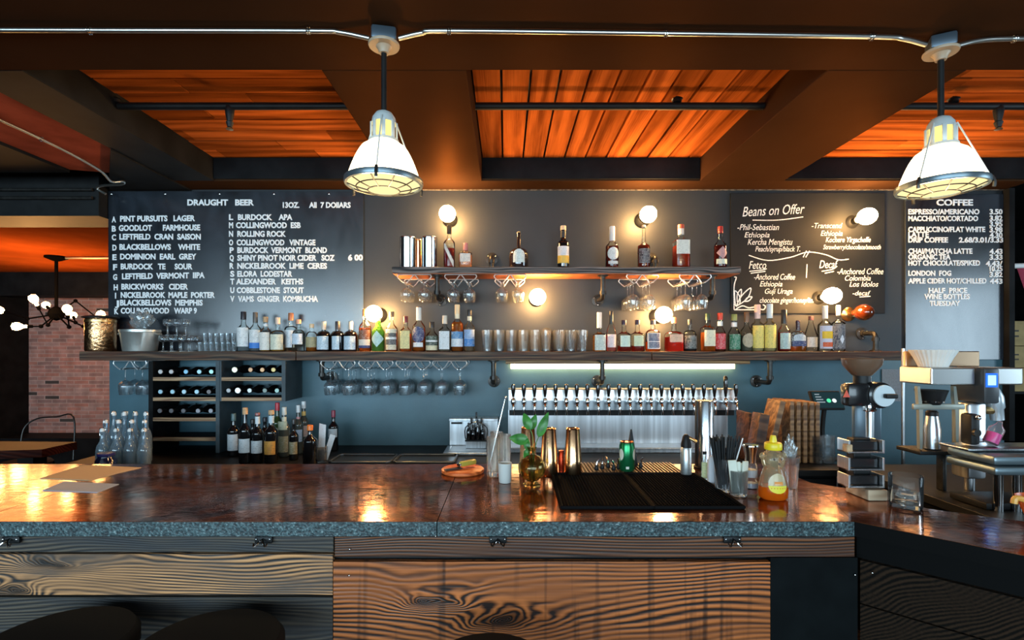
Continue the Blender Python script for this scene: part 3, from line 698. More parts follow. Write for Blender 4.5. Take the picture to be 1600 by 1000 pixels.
for px, lb in ((506, 'black round shouldered bottle with wide pale blue label, first of three'), (527.5, 'black round shouldered bottle with narrow label, middle of three'), (548, 'black round shouldered bottle with wide pale blue label beside the amber bottles')):
    nar = px == 527.5
    B(px, 502, 21, lb, gl=G_dark, style='round', bh=.5, sh=.68, nr=.3, cap=(.72, .62, .5) if not nar else (.05, .05, .06), caph=.28, labels=((.06, .5, (.6, .74, .84), .55 if nar else 1.0, None, .75),), neck=(.93, 1.0, (.02, .02, .02)))
B(570.5, 483, 19, 'amber whisky bottle with brown and cream label beside the low globe bulb', cap=(.3, .12, .05), caph=.17, labels=((.28, .5, (.24, .08, .03), 1.1), (.14, .28, (.8, .72, .6), 1.1, None, .2), (.08, .14, NAV, 1.1, None, .1)), liq=AMB, fill=.55, sh=.74)
def seal(t, R, Hh): pass
B(591, 492, 19.5, 'bright green bottle with teal diamond label', gl=G_green, cap=(.25, .26, .25), caph=.13, labels=((.12, .56, (.5, .75, .72), 1.2, 'diamond'),), liq=(.03, .12, .02), fill=.4, sh=.78, bh=.5)
B(612, 487, 18, 'bottle with black and white striped label and bronze cap', cap=(.35, .2, .1), caph=.13, labels=((.04, .17, CRM, 1.1, None, .9), (.17, .3, (.1, .1, .1), 1.1), (.3, .36, WHT, 1.1), (.36, .46, (.1, .1, .1), 1.1, None, .3), (.46, .56, CRM, 1.1)), liq=AMB, fill=.5)
B(634, 494, 18, 'square amber bottle with tall pale yellow label and dark red cap', n=5, cap=(.16, .02, .03), caph=.18, labels=((.08, .58, (.78, .68, .3), .75, None, .7),), liq=AMB, fill=.5)
B(654.5, 480, 20, 'tall bottle with white capsule and oval navy blue label', cap=(.8, .78, .72), caph=.3, labels=((.2, .56, NAV, 1.15, 'oval', .7), (.1, .2, WHT, .8, None, .3)), liq=AMB, fill=.5, sh=.72, bh=.54, neck=(.96, 1.005, (.1, .02, .02)))
B(675, 503, 19, 'short bottle with cream and black striped label and black cap', cap=(.03, .03, .03), caph=.2, labels=((.04, .2, (.75, .68, .45), 1.2), (.2, .32, (.05, .07, .05), 1.2), (.32, .38, WHT, 1.2), (.38, .52, (.06, .09, .06), 1.2)), liq=BRN, fill=.5, sh=.74, bh=.5, dens=.9)
B(695, 493, 19, 'clear square bottle with silver cap and pale grey label', n=5, cap=(.7, .66, .56), caph=.23, labels=((.06, .56, (.7, .74, .76), .76, None, .35),), liq=(.6, .5, .4), fill=.5, dens=.3)
B(714.5, 476, 19, 'tallest amber bottle of the row with cream capsule and blue label', cap=(.75, .62, .4), caph=.2, labels=((.27, .42, (.08, .25, .5), 1.2), (.1, .27, (.7, .76, .8), 1.2, None, .4)), neck=(.7, .82, CRM), liq=AMB, fill=.62, bh=.56, sh=.7)
B(733.5, 484, 17, 'slim bottle with two blue labels beside the ribbed tumblers', cap=(.03, .03, .03), caph=.14, labels=((.3, .52, (.35, .5, .75), 1.2, None, .8), (.12, .3, (.06, .22, .55), 1.2)), neck=(.74, .84, CRM), liq=(.5, .4, .3), fill=.55, dens=.3)
B(936.5, 488, 20, 'square shouldered bottle with long white neck and pale label after the tumblers', n=4, cap=(.72, .74, .74), caph=.4, capw=1.25, labels=((.03, .42, (.66, .74, .66), .8, None, .9),), liq=GOLD, fill=.4, bh=.42, sh=.5, nr=.32)
B(955, 486, 15.5, 'sparkling wine style bottle with black foil and small pink label', cap=(.03, .03, .03), caph=.33, labels=((.1, .42, (.82, .7, .7), 1.0, None, .3),), liq=(.7, .2, .16), fill=.4, bh=.42, sh=.78, nr=.34)
B(975, 500, 20, 'low bottle with pale green label and striped black cap', n=4, cap=(.03, .02, .05), caph=.15, neck=(.9, .95, WHT), labels=((.15, .5, (.62, .76, .66), .7, None, .2),), liq=RED, fill=.18, bh=.52, sh=.66, nr=.34)
B(996, 500, 20, 'low bottle with pale lime label and striped black cap', n=4, cap=(.03, .02, .05), caph=.15, neck=(.9, .95, WHT), labels=((.17, .5, (.66, .74, .5), .7, None, .2),), liq=RED, fill=.18, bh=.52, sh=.66, nr=.34)
B(1020, 500, 23, 'bourbon bottle with shield label in navy and white', cap=(.06, .06, .08), caph=.15, neck=(.9, 1.0, (.75, .4, .12)), labels=((.08, .58, WHT, 1.0, None, .0), (.32, .56, (.1, .13, .22), .8, None, .8), (.11, .3, (.1, .13, .22), .75, None, .8)), liq=AMB, fill=.3, style='round', bh=.52, sh=.7, nr=.3)
B(1053, 496, 27, 'wide squat red bottle with copper cap and peach label', n=4, cap=(.6, .22, .1), caph=.17, labels=((.27, .5, (.78, .5, .34), .7, None, .4),), liq=(.45, .04, .02), fill=.42, style='round', bh=.45, sh=.6, nr=.26)
B(1078, 499, 20, 'dark labelled clear bottle with white script and black cap', cap=(.02, .02, .02), caph=.17, labels=((.08, .48, (.05, .06, .05), 1.15, None, .9),), style='round', bh=.5, sh=.66, nr=.3, liq=(.05, .05, .05), fill=.2)
B(1106, 490, 20, 'square bottle with tall cream label and dark green neck', n=5, cap=(.02, .05, .03), caph=.17, labels=((.14, .56, (.8, .74, .54), .78, None, .3),), liq=AMB, fill=.5, bh=.6, sh=.72)
B(1125, 489, 16.5, 'small bottle with red cap and red label', cap=(.65, .05, .03), caph=.18, labels=((.06, .46, (.62, .05, .06), 1.2, None, .6),), neck=(.66, .78, WHT), liq=(.2, .04, .02), fill=.5, bh=.46, sh=.68, nr=.42)
B(1147, 491, 18, 'small bottle with green label and gold green cap', cap=(.3, .34, .1), caph=.17, labels=((.06, .46, (.03, .2, .1), 1.2, None, .7),), neck=(.66, .78, WHT), liq=(.3, .3, .2), fill=.4, bh=.46, sh=.68, nr=.42)
B(1166.5, 488, 18, 'bottle with brown neck and round tan seal label', cap=(.24, .12, .06), caph=.25, labels=((.1, .46, (.5, .42, .28), 1.1, 'oval', .7),), liq=(.2, .2, .15), fill=.4, bh=.5, sh=.68, nr=.36)
for px, tp, lb, cc in ((1183.5, 476, 'tall yellow labelled bottle with pink capsule', (.8, .55, .48)), (1202.5, 475, 'tall yellow labelled bottle with silver white capsule', (.75, .78, .78))):
    B(px, tp, 18, lb, cap=cc, caph=.3, labels=((.07, .55, (.82, .66, .16), 1.25, None, .4),), liq=(.7, .6, .3), fill=.5, bh=.56, sh=.66, nr=.42)
B(1225, 484, 17.5, 'dark red bottle with long black neck and mint label', cap=(.012, .012, .012), caph=.34, labels=((.06, .44, (.5, .66, .64), 1.1, None, .8),), liq=RED, fill=.46, dens=.9, bh=.48, sh=.64, nr=.4)
B(1247, 501, 26, 'wide flask shaped bottle with silver label and navy band', flat=.5, cap=(.12, .05, .06), caph=.3, capw=.9, labels=((.34, .56, (.55, .62, .66), .8, 'arch', .7), (.17, .34, NAV, .95, None, .3)), liq=AMB, fill=.17, style='round', bh=.45, sh=.66, nr=.24)
B(1267, 494, 21, 'clear sloping bottle with white label behind the wide flask', dz=.1, cap=(.08, .03, .04), caph=.12, labels=((.12, .4, (.78, .76, .7), 1.0, None, .5),), bh=.4, sh=.82, nr=.3, style='slope')
B(1289, 478, 20, 'tall bottle with lavender and bright yellow slanted label', cap=(.78, .78, .74), caph=.28, labels=((.06, .56, (.66, .66, .78), 1.25, None, .1), (.28, .44, (.85, .55, .02), .9, None, .0), (.1, .2, (.7, .12, .03), .8, None, 0)), bh=.57, sh=.7, nr=.34)
B(1310, 477, 18.5, 'tall bottle with black and white label, last on the long shelf', cap=(.76, .76, .74), caph=.22, labels=((.05, .58, (.03, .035, .06), 1.3, None, 1.0), (.16, .36, (.7, .74, .8), .35, 'diamond', .0)), bh=.6, sh=.7, nr=.3)
def BU(px, top, wpx, label, dz=0, **k):
    return bottle(px, top, 416, wpx, 3.6+dz, label, GU, floor=U_T, **k)
def lot40(t, R, Hh):
    me = text_mesh('LOT No 40', .01)
    lo = min(v.co.x for v in me.vertices); hi = max(v.co.x for v in me.vertices)
    a = Vector((-R*.55, Hh*.50)); b = Vector((R*.62, Hh*.2)); d = (b-a); nrm = Vector((-d.y, d.x)).normalized()
    for v in me.vertices:
        p = a+d*((v.co.x-lo)/(hi-lo))+nrm*(v.co.y*.022)
        v.co = Vector((p.x, -math.sqrt(max(0, R*R-p.x*p.x))-.003, p.y))
    me.materials.clear(); me.materials.append(mat('label_ink', (.08, .06, .06), .6)); o = bpy.data.objects.new('lettering', me); COL.objects.link(o); o.parent = t
    mb = MB(); tb = bmesh.new(); g = []
    for j in range(11):
        v = j/10; row = []
        for i in range(9):
            xx = R*(-.85+1.7*v)+R*0; zz = Hh*(.56-.46*v)+Hh*(-.02+.16*i/8)-Hh*.08
            row.append(tb.verts.new((xx, -math.sqrt(max(0, R*R*1.01-xx*xx))-.0015, min(zz, Hh*.56))))
        g.append(row)
    for j in range(10):
        for i in range(8): tb.faces.new((g[j][i], g[j+1][i], g[j+1][i+1], g[j][i+1]))
    mb._add(tb); mb.obj('label', mat('diagonal_label', (.82, .78, .7), .6), t)
BU(702, 352, 17.5, 'red liqueur bottle with slanted white label and black cap under the globe bulb', cap=(.02, .02, .02), caph=.2, liq=(.3, .015, .015), fill=.45, dens=.85, bh=.58, sh=.72, nr=.36, extra=lot40)
BU(727.5, 380, 21, 'short square bottle of peach liquid with pink stopper', n=5, cap=(.6, .25, .24), caph=.3, capw=1.0, labels=((.22, .55, (.84, .74, .64), .7, None, .7),), liq=(.85, .45, .25), fill=.5, dens=.5, bh=.58, sh=.68, nr=.38)
BU(810.5, 362, 30, 'faceted crown shaped bottle with white arched label and tall gold stopper', n=2, gl=mat('dark_cut_glass', (.03, .016, .014), .06, coat=1), cap=(.7, .45, .2), caph=.34, capw=.8, labels=((.12, .48, (.72, .8, .76), .62, 'arch', .5),), bh=.35, sh=.55, nr=.2, style='round')
BU(880, 353, 18, 'wine bottle with white over yellow label and cork top', gl=G_dark, cap=(.75, .6, .4), caph=.1, neck=(.72, .88, (.02, .02, .02)), labels=((.28, .5, (.75, .76, .78), 1.3, None, .2), (.1, .28, (.8, .5, .08), 1.3, None, .1)), bh=.58, sh=.7, nr=.42)
BU(956.5, 354, 20, 'dark red bottle with round white label and white taper capsule', cap=(.75, .76, .74), caph=.35, capw=1.2, labels=((.18, .48, (.76, .77, .74), .95, 'oval', .4), (.08, .15, (.7, .7, .68), .8, None, .6)), liq=(.16, .015, .01), fill=.5, dens=.9, bh=.5, sh=.66, nr=.36)
BU(1006, 352, 19, 'long necked brown bottle with white script label under the second globe bulb', cap=(.6, .5, .4), caph=.06, labels=((.1, .44, (.03, .02, .03), 1.1, None, 1.0),), liq=(.22, .025, .01), fill=.5, dens=.85, bh=.5, sh=.6, nr=.3)
BU(1064, 351, 24, 'square red amber bottle with large white label', n=6, cap=(.45, .1, .06), caph=.1, neck=(.76, .92, (.74, .68, .6)), labels=((.3, .62, (.74, .76, .68), .76, None, .4),), liq=(.42, .05, .015), fill=.5, dens=.7, bh=.6, sh=.72, nr=.36)
BU(1125.5, 354, 19, 'dark bottle with red diamond label and red black cap at the shelf end', cap=(.3, .03, .03), caph=.16, labels=((.2, .5, (.55, .3, .3), 1.0, 'diamond', .4), (.08, .2, (.7, .72, .6), 1.0, None, .3)), liq=(.12, .012, .01), fill=.52, dens=.95, bh=.52, sh=.7, nr=.36)
# steel tins on the upper shelf
def tin(px, top, wpx, label, m, y, floor):
    R = wpx*.5*y/FPX; p = W(px, 0, y); h = CAMH+(VY-top)*y/FPX-floor
    t = thing('cocktail_tin', label, 'metal tin', (p.x, y, floor), 0, 'metal tins on the upper shelf')
    MB().lathe([(0, 0), (R*.98, 0), (R, .004), (R, h-.004), (R*1.02, h), (R*.97, h), (R*.96, .01), (0, .01)], seg=36).obj('cup', m, t)
    MB().lathe([(R*1.001, h-.012), (R*1.03, h-.01), (R*1.03, h-.002), (R*1.001, h)], seg=36).obj('rim', m, t)
M_steel_v = mat('polished_steel_tin', (.7, .72, .74), .17, 1)
tin(637, 371, 25, 'tall steel tin at the outer end of the upper shelf', M_steel_v, 3.6, U_T)
tin(671, 371, 25, 'tall steel tin beside the red liqueur bottle', M_steel_v, 3.6, U_T)
tin(653, 375, 15, 'narrow copper tin between and behind the two steel tins', M_copper, 3.69, U_T)

# ================================================================ GLASSWARE
def glass_kind(name, label, prof_bowl, stem_r, foot_r, foot_z, bowl_z, cat='glass', m=None):
    """drinking glass standing upright: foot at 0, bowl from bowl_z"""
    t = thing(name, label, cat)
    MB().lathe(prof_bowl, seg=20).obj('bowl', m or M_glassware, t)
    MB().lathe([(stem_r*1.6, .006), (stem_r, .018), (stem_r, bowl_z-.006), (stem_r*1.5, bowl_z)], seg=10).obj('stem', m or M_glassware, t)
    MB().lathe([(0, 0), (foot_r, 0), (foot_r, .002), (stem_r*1.6, .007)], seg=20).obj('foot', m or M_glassware, t)
    return t
def bowl_prof(z0, h, rmax, rtop, zmax=.42):
    p = [(0, z0)]
    for k in range(1, 12):
        u = k/11
        if u < zmax: r = rmax*math.sin(PI/2*(u/zmax))**.7
        else: r = rmax+(rtop-rmax)*((u-zmax)/(1-zmax))**1.6
        p.append((r, z0+h*u))
    # inner skin
    p += [(r*.95, z+.001) for r, z in p[::-1][:-1]]+[(0, z0+.004)]
    return p
wine = glass_kind('wine_glass', 'x', bowl_prof(.085, .105, .0435, .037), .004, .03, 0, .085)
snif = glass_kind('snifter_glass', 'x', bowl_prof(.042, .095, .044, .036), .0042, .03, 0, .042)
used = {}
def hang(proto, X, Y, ztop, label, group):
    first = proto.name not in used; used[proto.name] = 1
    o = proto if first else dup(proto, (0, 0, 0))
    o.location = (X, Y, ztop); o.rotation_euler = (PI, 0, random.uniform(-.5, .5))
    o['label'] = label; o['group'] = group; return o
M_wire = mat('chrome_rack_wire', (.92, .93, .94), .32, .8)
def rack(label, xc, Y0, Y1, ztop, cols, sp, dropz=.062):
    """bent wire stemware rack screwed under a shelf: slots run front to back"""
    t = thing('glass_rack', label, 'glass rack', (xc, (Y0+Y1)/2, ztop), 0, 'wire stemware racks')
    half = (cols-1)/2*sp; g = .011
    def end(yy):
        mb = MB(); z = -dropz
        mb.tube([(-half-g, yy, z), (-half-g-.012, yy, z+.008), (-half-.052, yy, z+.035), (-half-.05, yy, -.008), (-half-.03, yy, -.004), (half+.03, yy, -.004), (half+.05, yy, -.008), (half+.052, yy, z+.035), (half+g+.012, yy, z+.008), (half+g, yy, z)], 0.0038, 8, smooth=4)
        for i in range(cols-1):
            c = -half+(i+.5)*sp
            mb.tube([(c-sp/2+g, yy, z), (c-.03, yy, z+.02), (c-.012, yy, -.014), (c, yy, -.005), (c+.012, yy, -.014), (c+.03, yy, z+.02), (c+sp/2-g, yy, z)], 0.0038, 8, smooth=4)
        return mb
    d = (Y1-Y0)/2
    end(-d).obj('front_loop', M_wire, t); end(d).obj('back_loop', M_wire, t)
    for i in range(cols):
        for sgn in (-1, 1):
            X = -half+i*sp+sgn*g
            MB().tube([(X, -d, -dropz), (X, d, -dropz)], 0.0038, 8).obj('slot_rail', M_wire, t)
    return [xc-half+i*sp for i in range(cols)], ztop-dropz+.004
# four racks under the long shelf, eight columns of glasses
sp = .128; n0 = 0
for k, pc in enumerate((529, 588, 646, 703)):
    xc = W(pc, 0, 3.55).x
    lab = ('double wire rack under the long shelf beside the wine cubbies', 'double wire rack under the long shelf, second of four', 'double wire rack under the long shelf, third of four', 'double wire rack under the long shelf nearest the hand sink')[k]
    xs_, zz = rack(lab, xc, 3.535, 3.79, SH_B, 2, .127)
    for X in xs_:
        deep = 2 if n0 >= 6 else 3
        for j in range(deep):
            hang(wine, X+random.uniform(-.0008, .0008), 3.569+.088*j, zz+.0065, 'stemmed glass at the %s of the %s column under the long shelf' % (('front', 'middle', 'back')[j], ORD[n0]), 'wine glasses hung under the long shelf')
        n0 += 1
# upper shelf racks
def upper(px, kind, label, where, deep, sp=.125, y0=3.56):
    xc = W(px, 0, y0).x
    xs_, zz = rack(label, xc, y0-.015, 3.792, U_B, 2, sp, .058)
    for i, X in enumerate(xs_):
        for j in range(deep):
            hang(kind, X+random.uniform(-.0006, .0006), y0+.019+(.0875 if deep == 3 else .0895)*j, zz+.0065, '%s hanging %s %s, %s column' % ('snifter' if kind is snif else 'stemmed wine glass', ('in front', 'second deep', 'at the back')[j], where, ORD[i]), 'glasses hung under the upper shelf')
upper(648, snif, 'wire rack of snifters below the steel tins', 'below the steel tins', 2)
upper(720, snif, 'wire rack of snifters below the red liqueur bottle', 'below the red liqueur bottle', 2, .112)
upper(797, snif, 'wire rack of snifters beside the globe bulb over the tumblers', 'beside the globe bulb over the tumblers', 2, .112)
upper(1003, wine, 'wire rack of stemmed glasses below the second globe bulb', 'below the second globe bulb', 3, .112)
upper(1085, wine, 'wire rack of stemmed glasses at the upper shelf end', 'by the beans chalkboard', 3, .112)
# a short rack under the long shelf end, glasses hanging over the wall edge
xs_, zz = rack('wire rack at the outer end of the long shelf beside the wine cubbies', W(203, 0, 3.56).x, 3.56, 3.76, SH_B, 2, .12)
for i, X in enumerate(xs_):
    for j in range(2): hang(wine, X, 3.6+.092*j, zz+.0065, 'stemmed glass %s at the outer end of the long shelf, %s column' % (('in front', 'behind')[j], ORD[i]), 'glasses hung at the shelf end')

def tumbler(r0, r1, h, name='tumbler', ribs=0, gm=None):
    t = thing(name, 'x', 'glass')
    MB().lathe([(0, 0), (r0, 0), (r0*1.02, h*.02), (r1, h), (r1*.93, h), (r0*.9, h*.13), (0, h*.12)], seg=36 if ribs else 20, ribs=ribs, ribd=.045 if ribs else 0).obj('wall', M_tumbler, t)
    MB().lathe([(0, .001), (r0*.88, .001), (r0*.88, h*.11), (0, h*.11)], seg=18).obj('thick_base', glass('thick_glass_base', (.92, .96, .97), .03, .5, .12, (.8, .9, .95)), t)
    return t
tb = tumbler(.029, .037, .148, ribs=12); firstt = [True]
def put(proto, loc, label, group, flag=[]):
    if proto.name not in used:
        used[proto.name] = 1; o = proto
    else: o = dup(proto, (0, 0, 0))
    o.location = loc; o.rotation_euler = (0, 0, random.uniform(0, 6)); o['label'] = label; o['group'] = group
    return o
for i, px in enumerate((761, 780, 799, 818, 836, 853)):
    for j in range(2 if i < 5 else 1):
        put(tb, (W(px, 0, 3.58).x, 3.58+.095*j, SH_T+.001), 'ribbed tumbler, %s in the %s row of the wide group on the long shelf' % (ORD[i], ('front', 'back')[j]), 'ribbed tumblers on the long shelf')
for i, px in enumerate((874, 892, 910)):
    for j in range(2):
        put(tb, (W(px, 0, 3.58).x, 3.58+.095*j, SH_T+.001), 'ribbed tumbler, %s in the %s row of the small group by the square bottle' % (ORD[i], ('front', 'back')[j]), 'ribbed tumblers on the long shelf')
# upside down goblets in two tiers, small shot glasses in two tiers
gob = glass_kind('goblet', 'x', bowl_prof(.06, .05, .0295, .026), .0045, .026, 0, .06)
for tier, (pxs) in enumerate(((255, 269, 283, 297), (262, 276, 290))):
    for i, px in enumerate(pxs):
        for j in range(2 if tier == 0 else 1):
            put(gob, (W(px, 0, 3.58).x, 3.58+.08*j, SH_T+.001+.1115*tier), 'small goblet, %s in the %s beside the ice bucket' % (ORD[i], ('lower tier, front' if j == 0 else 'lower tier, back') if tier == 0 else 'upper tier'), 'goblets stacked beside the ice bucket')
shot = tumbler(.0155, .0185, .062, 'shot_glass')
for tier in range(2):
    for i in range(7 if tier == 0 else 6):
        for j in range(2 if tier == 0 else 1):
            put(shot, (W(313+8.8*i+(5 if tier else 0), 0, 3.58).x, 3.575+.05*j+(.02 if tier else 0), SH_T+.001+.0645*tier), 'shot glass, %s in the %s beside the white labelled gin' % (ORD[i], ('lower tier, front' if j == 0 else 'lower tier, back') if tier == 0 else 'upper tier'), 'shot glasses in two tiers')

# ================================================================ left end of the long shelf
p = W(163, 0, 3.68)
t = thing('canister', 'large round copper canister with dark flat lid at the outer shelf end', 'canister', (p.x-.012, 3.662, SH_T+.001))
hammered = mat('hammered_copper', (.75, .42, .2), .24, 1, var=.3, vscale=30, bump=.5, bscale=55)
MB().lathe([(0, 0), (.088, 0), (.093, .01), (.093, .225), (.09, .235), (0, .235)], seg=36).obj('body', hammered, t)
MB().lathe([(0, .236), (.11, .236), (.112, .244), (.09, .252), (.02, .256), (0, .256)], seg=36).obj('lid', M_black, t)
MB().lathe([(.094, .205), (.096, .207), (.096, .222), (.094, .224)], seg=36).obj('collar_band', M_brass, t)
p = W(217, 0, 3.6)
t = thing('ice_bucket', 'pale oval metal ice bucket with dents on the long shelf', 'bucket', (p.x+.008, 3.60, SH_T+.001))
M_pail = mat('frosted_aluminium', (.62, .64, .6), .38, .8, var=.15, vscale=8, bump=.1, bscale=30)
MB().lathe([(0, 0), (.105, 0), (.108, .004), (.128, .13), (.133, .134), (.133, .15), (.128, .152), (.124, .148), (.104, .01), (0, .01)], seg=40, flat=.8).obj('body', M_pail, t)
for sx in (-1, 1): MB().tube([(sx*.125, -.03, .125), (sx*.137, -.02, .118), (sx*.137, .02, .118), (sx*.125, .03, .125)], .005, 8, smooth=3).obj('handle', M_pail, t)
def crumple(name, label, loc, rad, hgt, m, parent=None, seedv=1):
    rnd = random.Random(seedv); t = bmesh.new(); bmesh.ops.create_icosphere(t, subdivisions=4, radius=1)
    from mathutils import noise
    for v in t.verts:
        q = v.co.normalized(); f = 1+.35*noise.noise(q*2.3+Vector((seedv, 0, 0)))+.22*noise.noise(q*6+Vector((0, seedv, 0)))
        v.co = Vector((q.x*rad[0]*f, q.y*rad[1]*f, max(0, (q.z*.5+.5))*hgt*f))
    mb = MB(); mb._add(t); o = mb.obj(name, m); o.location = loc
    return tag(o, label, 'plastic bag')
crumple('plastic_bag', 'crumpled clear plastic bag standing in the pale ice bucket', (p.x+.02, 3.60, SH_T+.155), (.075, .05), .115, glass('clear_film', (.86, .9, .92), .12, .45, .18, (.7, .78, .8)), seedv=4)

# ================================================================ wine cubbies
CT = .86                       # top of back counter
M_lip = wood('cubby_lip_wood', (.2, .1, .05), (.5, .32, .17), 2, 14, 4)
M_case = mat('cubby_blue_grey_paint', (.04, .06, .072), .55, var=.2)
zf = 3.5
def X3(px, y=zf): return (px-VX)*y/FPX
def Z3(py, y=zf): return CAMH+(VY-py)*y/FPX
t = thing('wine_cabinet', 'tall dark open wine cabinet of four shelves standing on the back counter', 'wine rack', (X3(287), 3.5, CT+.002))
def wc(mb, x0, x1, y0, y1, z0, z1): return mb.box(x0-X3(287), x1-X3(287), y0-3.5, y1-3.5, z0-CT-.002, z1-CT-.002)
zb, ztp = CT+.004, SH_B-.004
wc(MB(), X3(232), X3(239), 3.5, 3.78, zb, ztp).obj('side_panel', M_dark, t, smooth=False)
wc(MB(), X3(337), X3(343), 3.5, 3.78, zb, ztp).obj('side_panel', M_case, t, smooth=False)
lips = (592, 623.5, 655, 686)
for py in lips:
    wc(MB(), X3(239), X3(337), 3.52, 3.78, Z3(py)-.011, Z3(py)+.003).obj('shelf', M_dark, t, smooth=False)
    wc(MB(), X3(239), X3(337), 3.50, 3.519, Z3(py)-.013, Z3(py)+.011).obj('shelf_lip', M_lip, t, smooth=False)
t2 = thing('wine_cabinet', 'short hanging wine cabinet with two shelves under the long shelf', 'wine rack', (X3(395), 3.5, Z3(627)))
def w2(mb, x0, x1, y0, y1, z0, z1): return mb.box(x0-X3(395), x1-X3(395), y0-3.5, y1-3.5, z0-Z3(627), z1-Z3(627))
w2(MB(), X3(343.5), X3(346), 3.5, 3.78, Z3(627), ztp).obj('side_panel', M_case, t2, smooth=False)
w2(MB(), X3(440), X3(446), 3.5, 3.78, Z3(627), ztp).obj('side_panel', M_case, t2, smooth=False)
for py in lips[:2]:
    w2(MB(), X3(346), X3(440), 3.52, 3.78, Z3(py)-.011, Z3(py)+.003).obj('shelf', M_dark, t2, smooth=False)
    w2(MB(), X3(346), X3(440), 3.50, 3.519, Z3(py)-.013, Z3(py)+.011).obj('shelf_lip', M_lip, t2, smooth=False)
def lying(label, px, py, col, r=.0155):
    """wine bottle lying on its side, neck towards the bar"""
    z = Z3(py); base = None
    o = thing('wine_bottle', label, 'bottle', (X3(px), 3.515, z), 0, 'wine bottles lying in the cubbies')
    R = Matrix.Rotation(-PI/2, 4, 'X')
    rb = .03
    MB().lathe([(0, .02), (.013, .02), (.0145, .06), (rb*.9, .11), (rb, .13), (rb, .245), (rb*.9, .25), (0, .25)], seg=18, M=R).obj('glass_body', G_dark, o)
    MB().lathe([(.0142, .005), (.0148, .007), (.0148, .05), (.0145, .052)], seg=16, M=R).obj('shaded_neck', M_black, o)  # black stands in for the shade around the necks inside the cubbies
    MB().lathe([(0, 0), (r*.9, 0), (r, .002), (r, .006), (0, .006)], seg=16, M=R).obj('foil_cap', mat('foil_%d_%d_%d' % tuple(int(v*99) for v in col), col, .3, .4), o)
    return o
rows1 = {581: [(248, (.6, .56, .54)), (265, (.55, .5, .48)), (288, (.25, .5, .66)), (309, (.4, .62, .66)), (328, (.4, .66, .6))],
         612.5: [(248, (.4, .62, .72)), (267, (.4, .62, .7)), (285, (.45, .62, .7)), (305, (.4, .6, .68)), (324, (.14, .12, .12))],
         642.5: [(247, (.2, .19, .2)), (265, (.18, .17, .18)), (284, (.18, .17, .18)), (307, (.34, .33, .36)), (327, (.34, .33, .36))]}
hue = lambda c: 'blue' if c[2] > c[0]+.15 else ('grey' if max(c) < .4 else 'pinkish')
for r, (py, lst) in enumerate(rows1.items()):
    for i, (px, c) in enumerate(lst): lying('%s capped wine bottle lying %s on the %s shelf of the tall cabinet' % (hue(c), ORD[i], ORD[r]), px, py, c)
rows2 = {578: [(364.5, (.75, .68, .5)), (389.5, (.4, .2, .1)), (408, (.42, .22, .1)), (425.5, (.4, .28, .1))],
         610.5: [(355, (.3, .3, .3)), (369.5, (.85, .85, .82)), (388, (.5, .5, .48)), (412, (.12, .15, .13)), (431, (.2, .3, .26))]}
for r, (py, lst) in enumerate(rows2.items()):
    for i, (px, c) in enumerate(lst): lying('wine bottle lying %s on the %s shelf of the short hanging cabinet' % (ORD[i], ORD[r]), px, py, c, .02 if c[0] > .7 else .0155)

# ================================================================ BACK COUNTER, SINK, TAPS
cx0, cx1 = -2.75, 2.05
t = thing('back_counter', 'black worktop with dark cupboards along the bar wall', 'counter', (0, 3.4, 0))
MB().box(cx0, cx1, -.38, .398, CT-.04, CT, .004).obj('worktop', M_black, t, smooth=False)
MB().box(cx0+.03, cx1-.03, -.33, .398, .1, CT-.041).obj('carcass', M_dark, t, smooth=False)
n = 8
for i in range(n):
    a = cx0+.04+(cx1-cx0-.08)*i/n; b = cx0+.04+(cx1-cx0-.08)*(i+1)/n
    d = MB().box(a+.004, b-.004, -.352, -.332, .12, CT-.06, .003).obj('door', M_black, t, smooth=False)
    MB().tube([(b-.05, -.352, .7), (b-.05, -.372, .7), (b-.05, -.372, .84), (b-.05, -.352, .84)], .005, 8).obj('handle', M_steel, d)
t = thing('drop_in_sink', 'long dark drop-in sink rim on the black back counter', 'sink', (W(615, 0, 3.25).x, 3.3, CT+.001))
mb = MB(); a = .42
for sx in (-1, 1):
    cx_ = sx*.2
    mb.tube([(cx_-.17, -.12, .008), (cx_+.17, -.12, .008), (cx_+.19, -.1, .008), (cx_+.19, .1, .008), (cx_+.17, .12, .008), (cx_-.17, .12, .008), (cx_-.19, .1, .008), (cx_-.19, -.1, .008)], .008, 8, closed=True)
mb.obj('rim', mat('dull_sink_rim', (.12, .14, .15), .4, .8), t)
MB().box(-.39, .39, -.12, .12, 0, .004).obj('basin', mat('dark_basin', (.02, .02, .02), .3), t, smooth=False)
# hand sink
ys = 3.6
t = thing('hand_sink', 'small stainless steel hand sink with splashback on the bar wall', 'sink', (X3(732, ys), ys, CT+.001))
o = t.location
def hs(mb, x0, x1, y0, y1, z0, z1, b=0): return mb.box(x0-o.x, x1-o.x, y0-o.y, y1-o.y, z0-o.z, z1-o.z, b)
hs(MB(), X3(700, ys), X3(778, ys), 3.68, 3.70, CT+.02, Z3(657, ys), .004).obj('splashback', M_steel_h, t, smooth=False)
hs(MB(), X3(700, ys), X3(778, ys), 3.66, 3.79, Z3(660, ys), Z3(656, ys), .003).obj('ledge', M_steel_h, t, smooth=False)
hs(MB(), X3(697, ys), X3(778, ys), 3.42, 3.68, CT+.002, CT+.02, .004).obj('basin_rim', M_steel_h, t, smooth=False)
hs(MB(), X3(705, ys), X3(772, ys), 3.45, 3.66, CT+.0205, CT+.022).obj('basin', mat('dark_basin', (.02, .02, .02), .3), t, smooth=False)
hs(MB(), X3(705, 3.66), X3(722, 3.66), 3.658, 3.6595, Z3(663, 3.66)+.002, Z3(660, 3.66)+.002).obj('sticker', M_black, t, smooth=False)
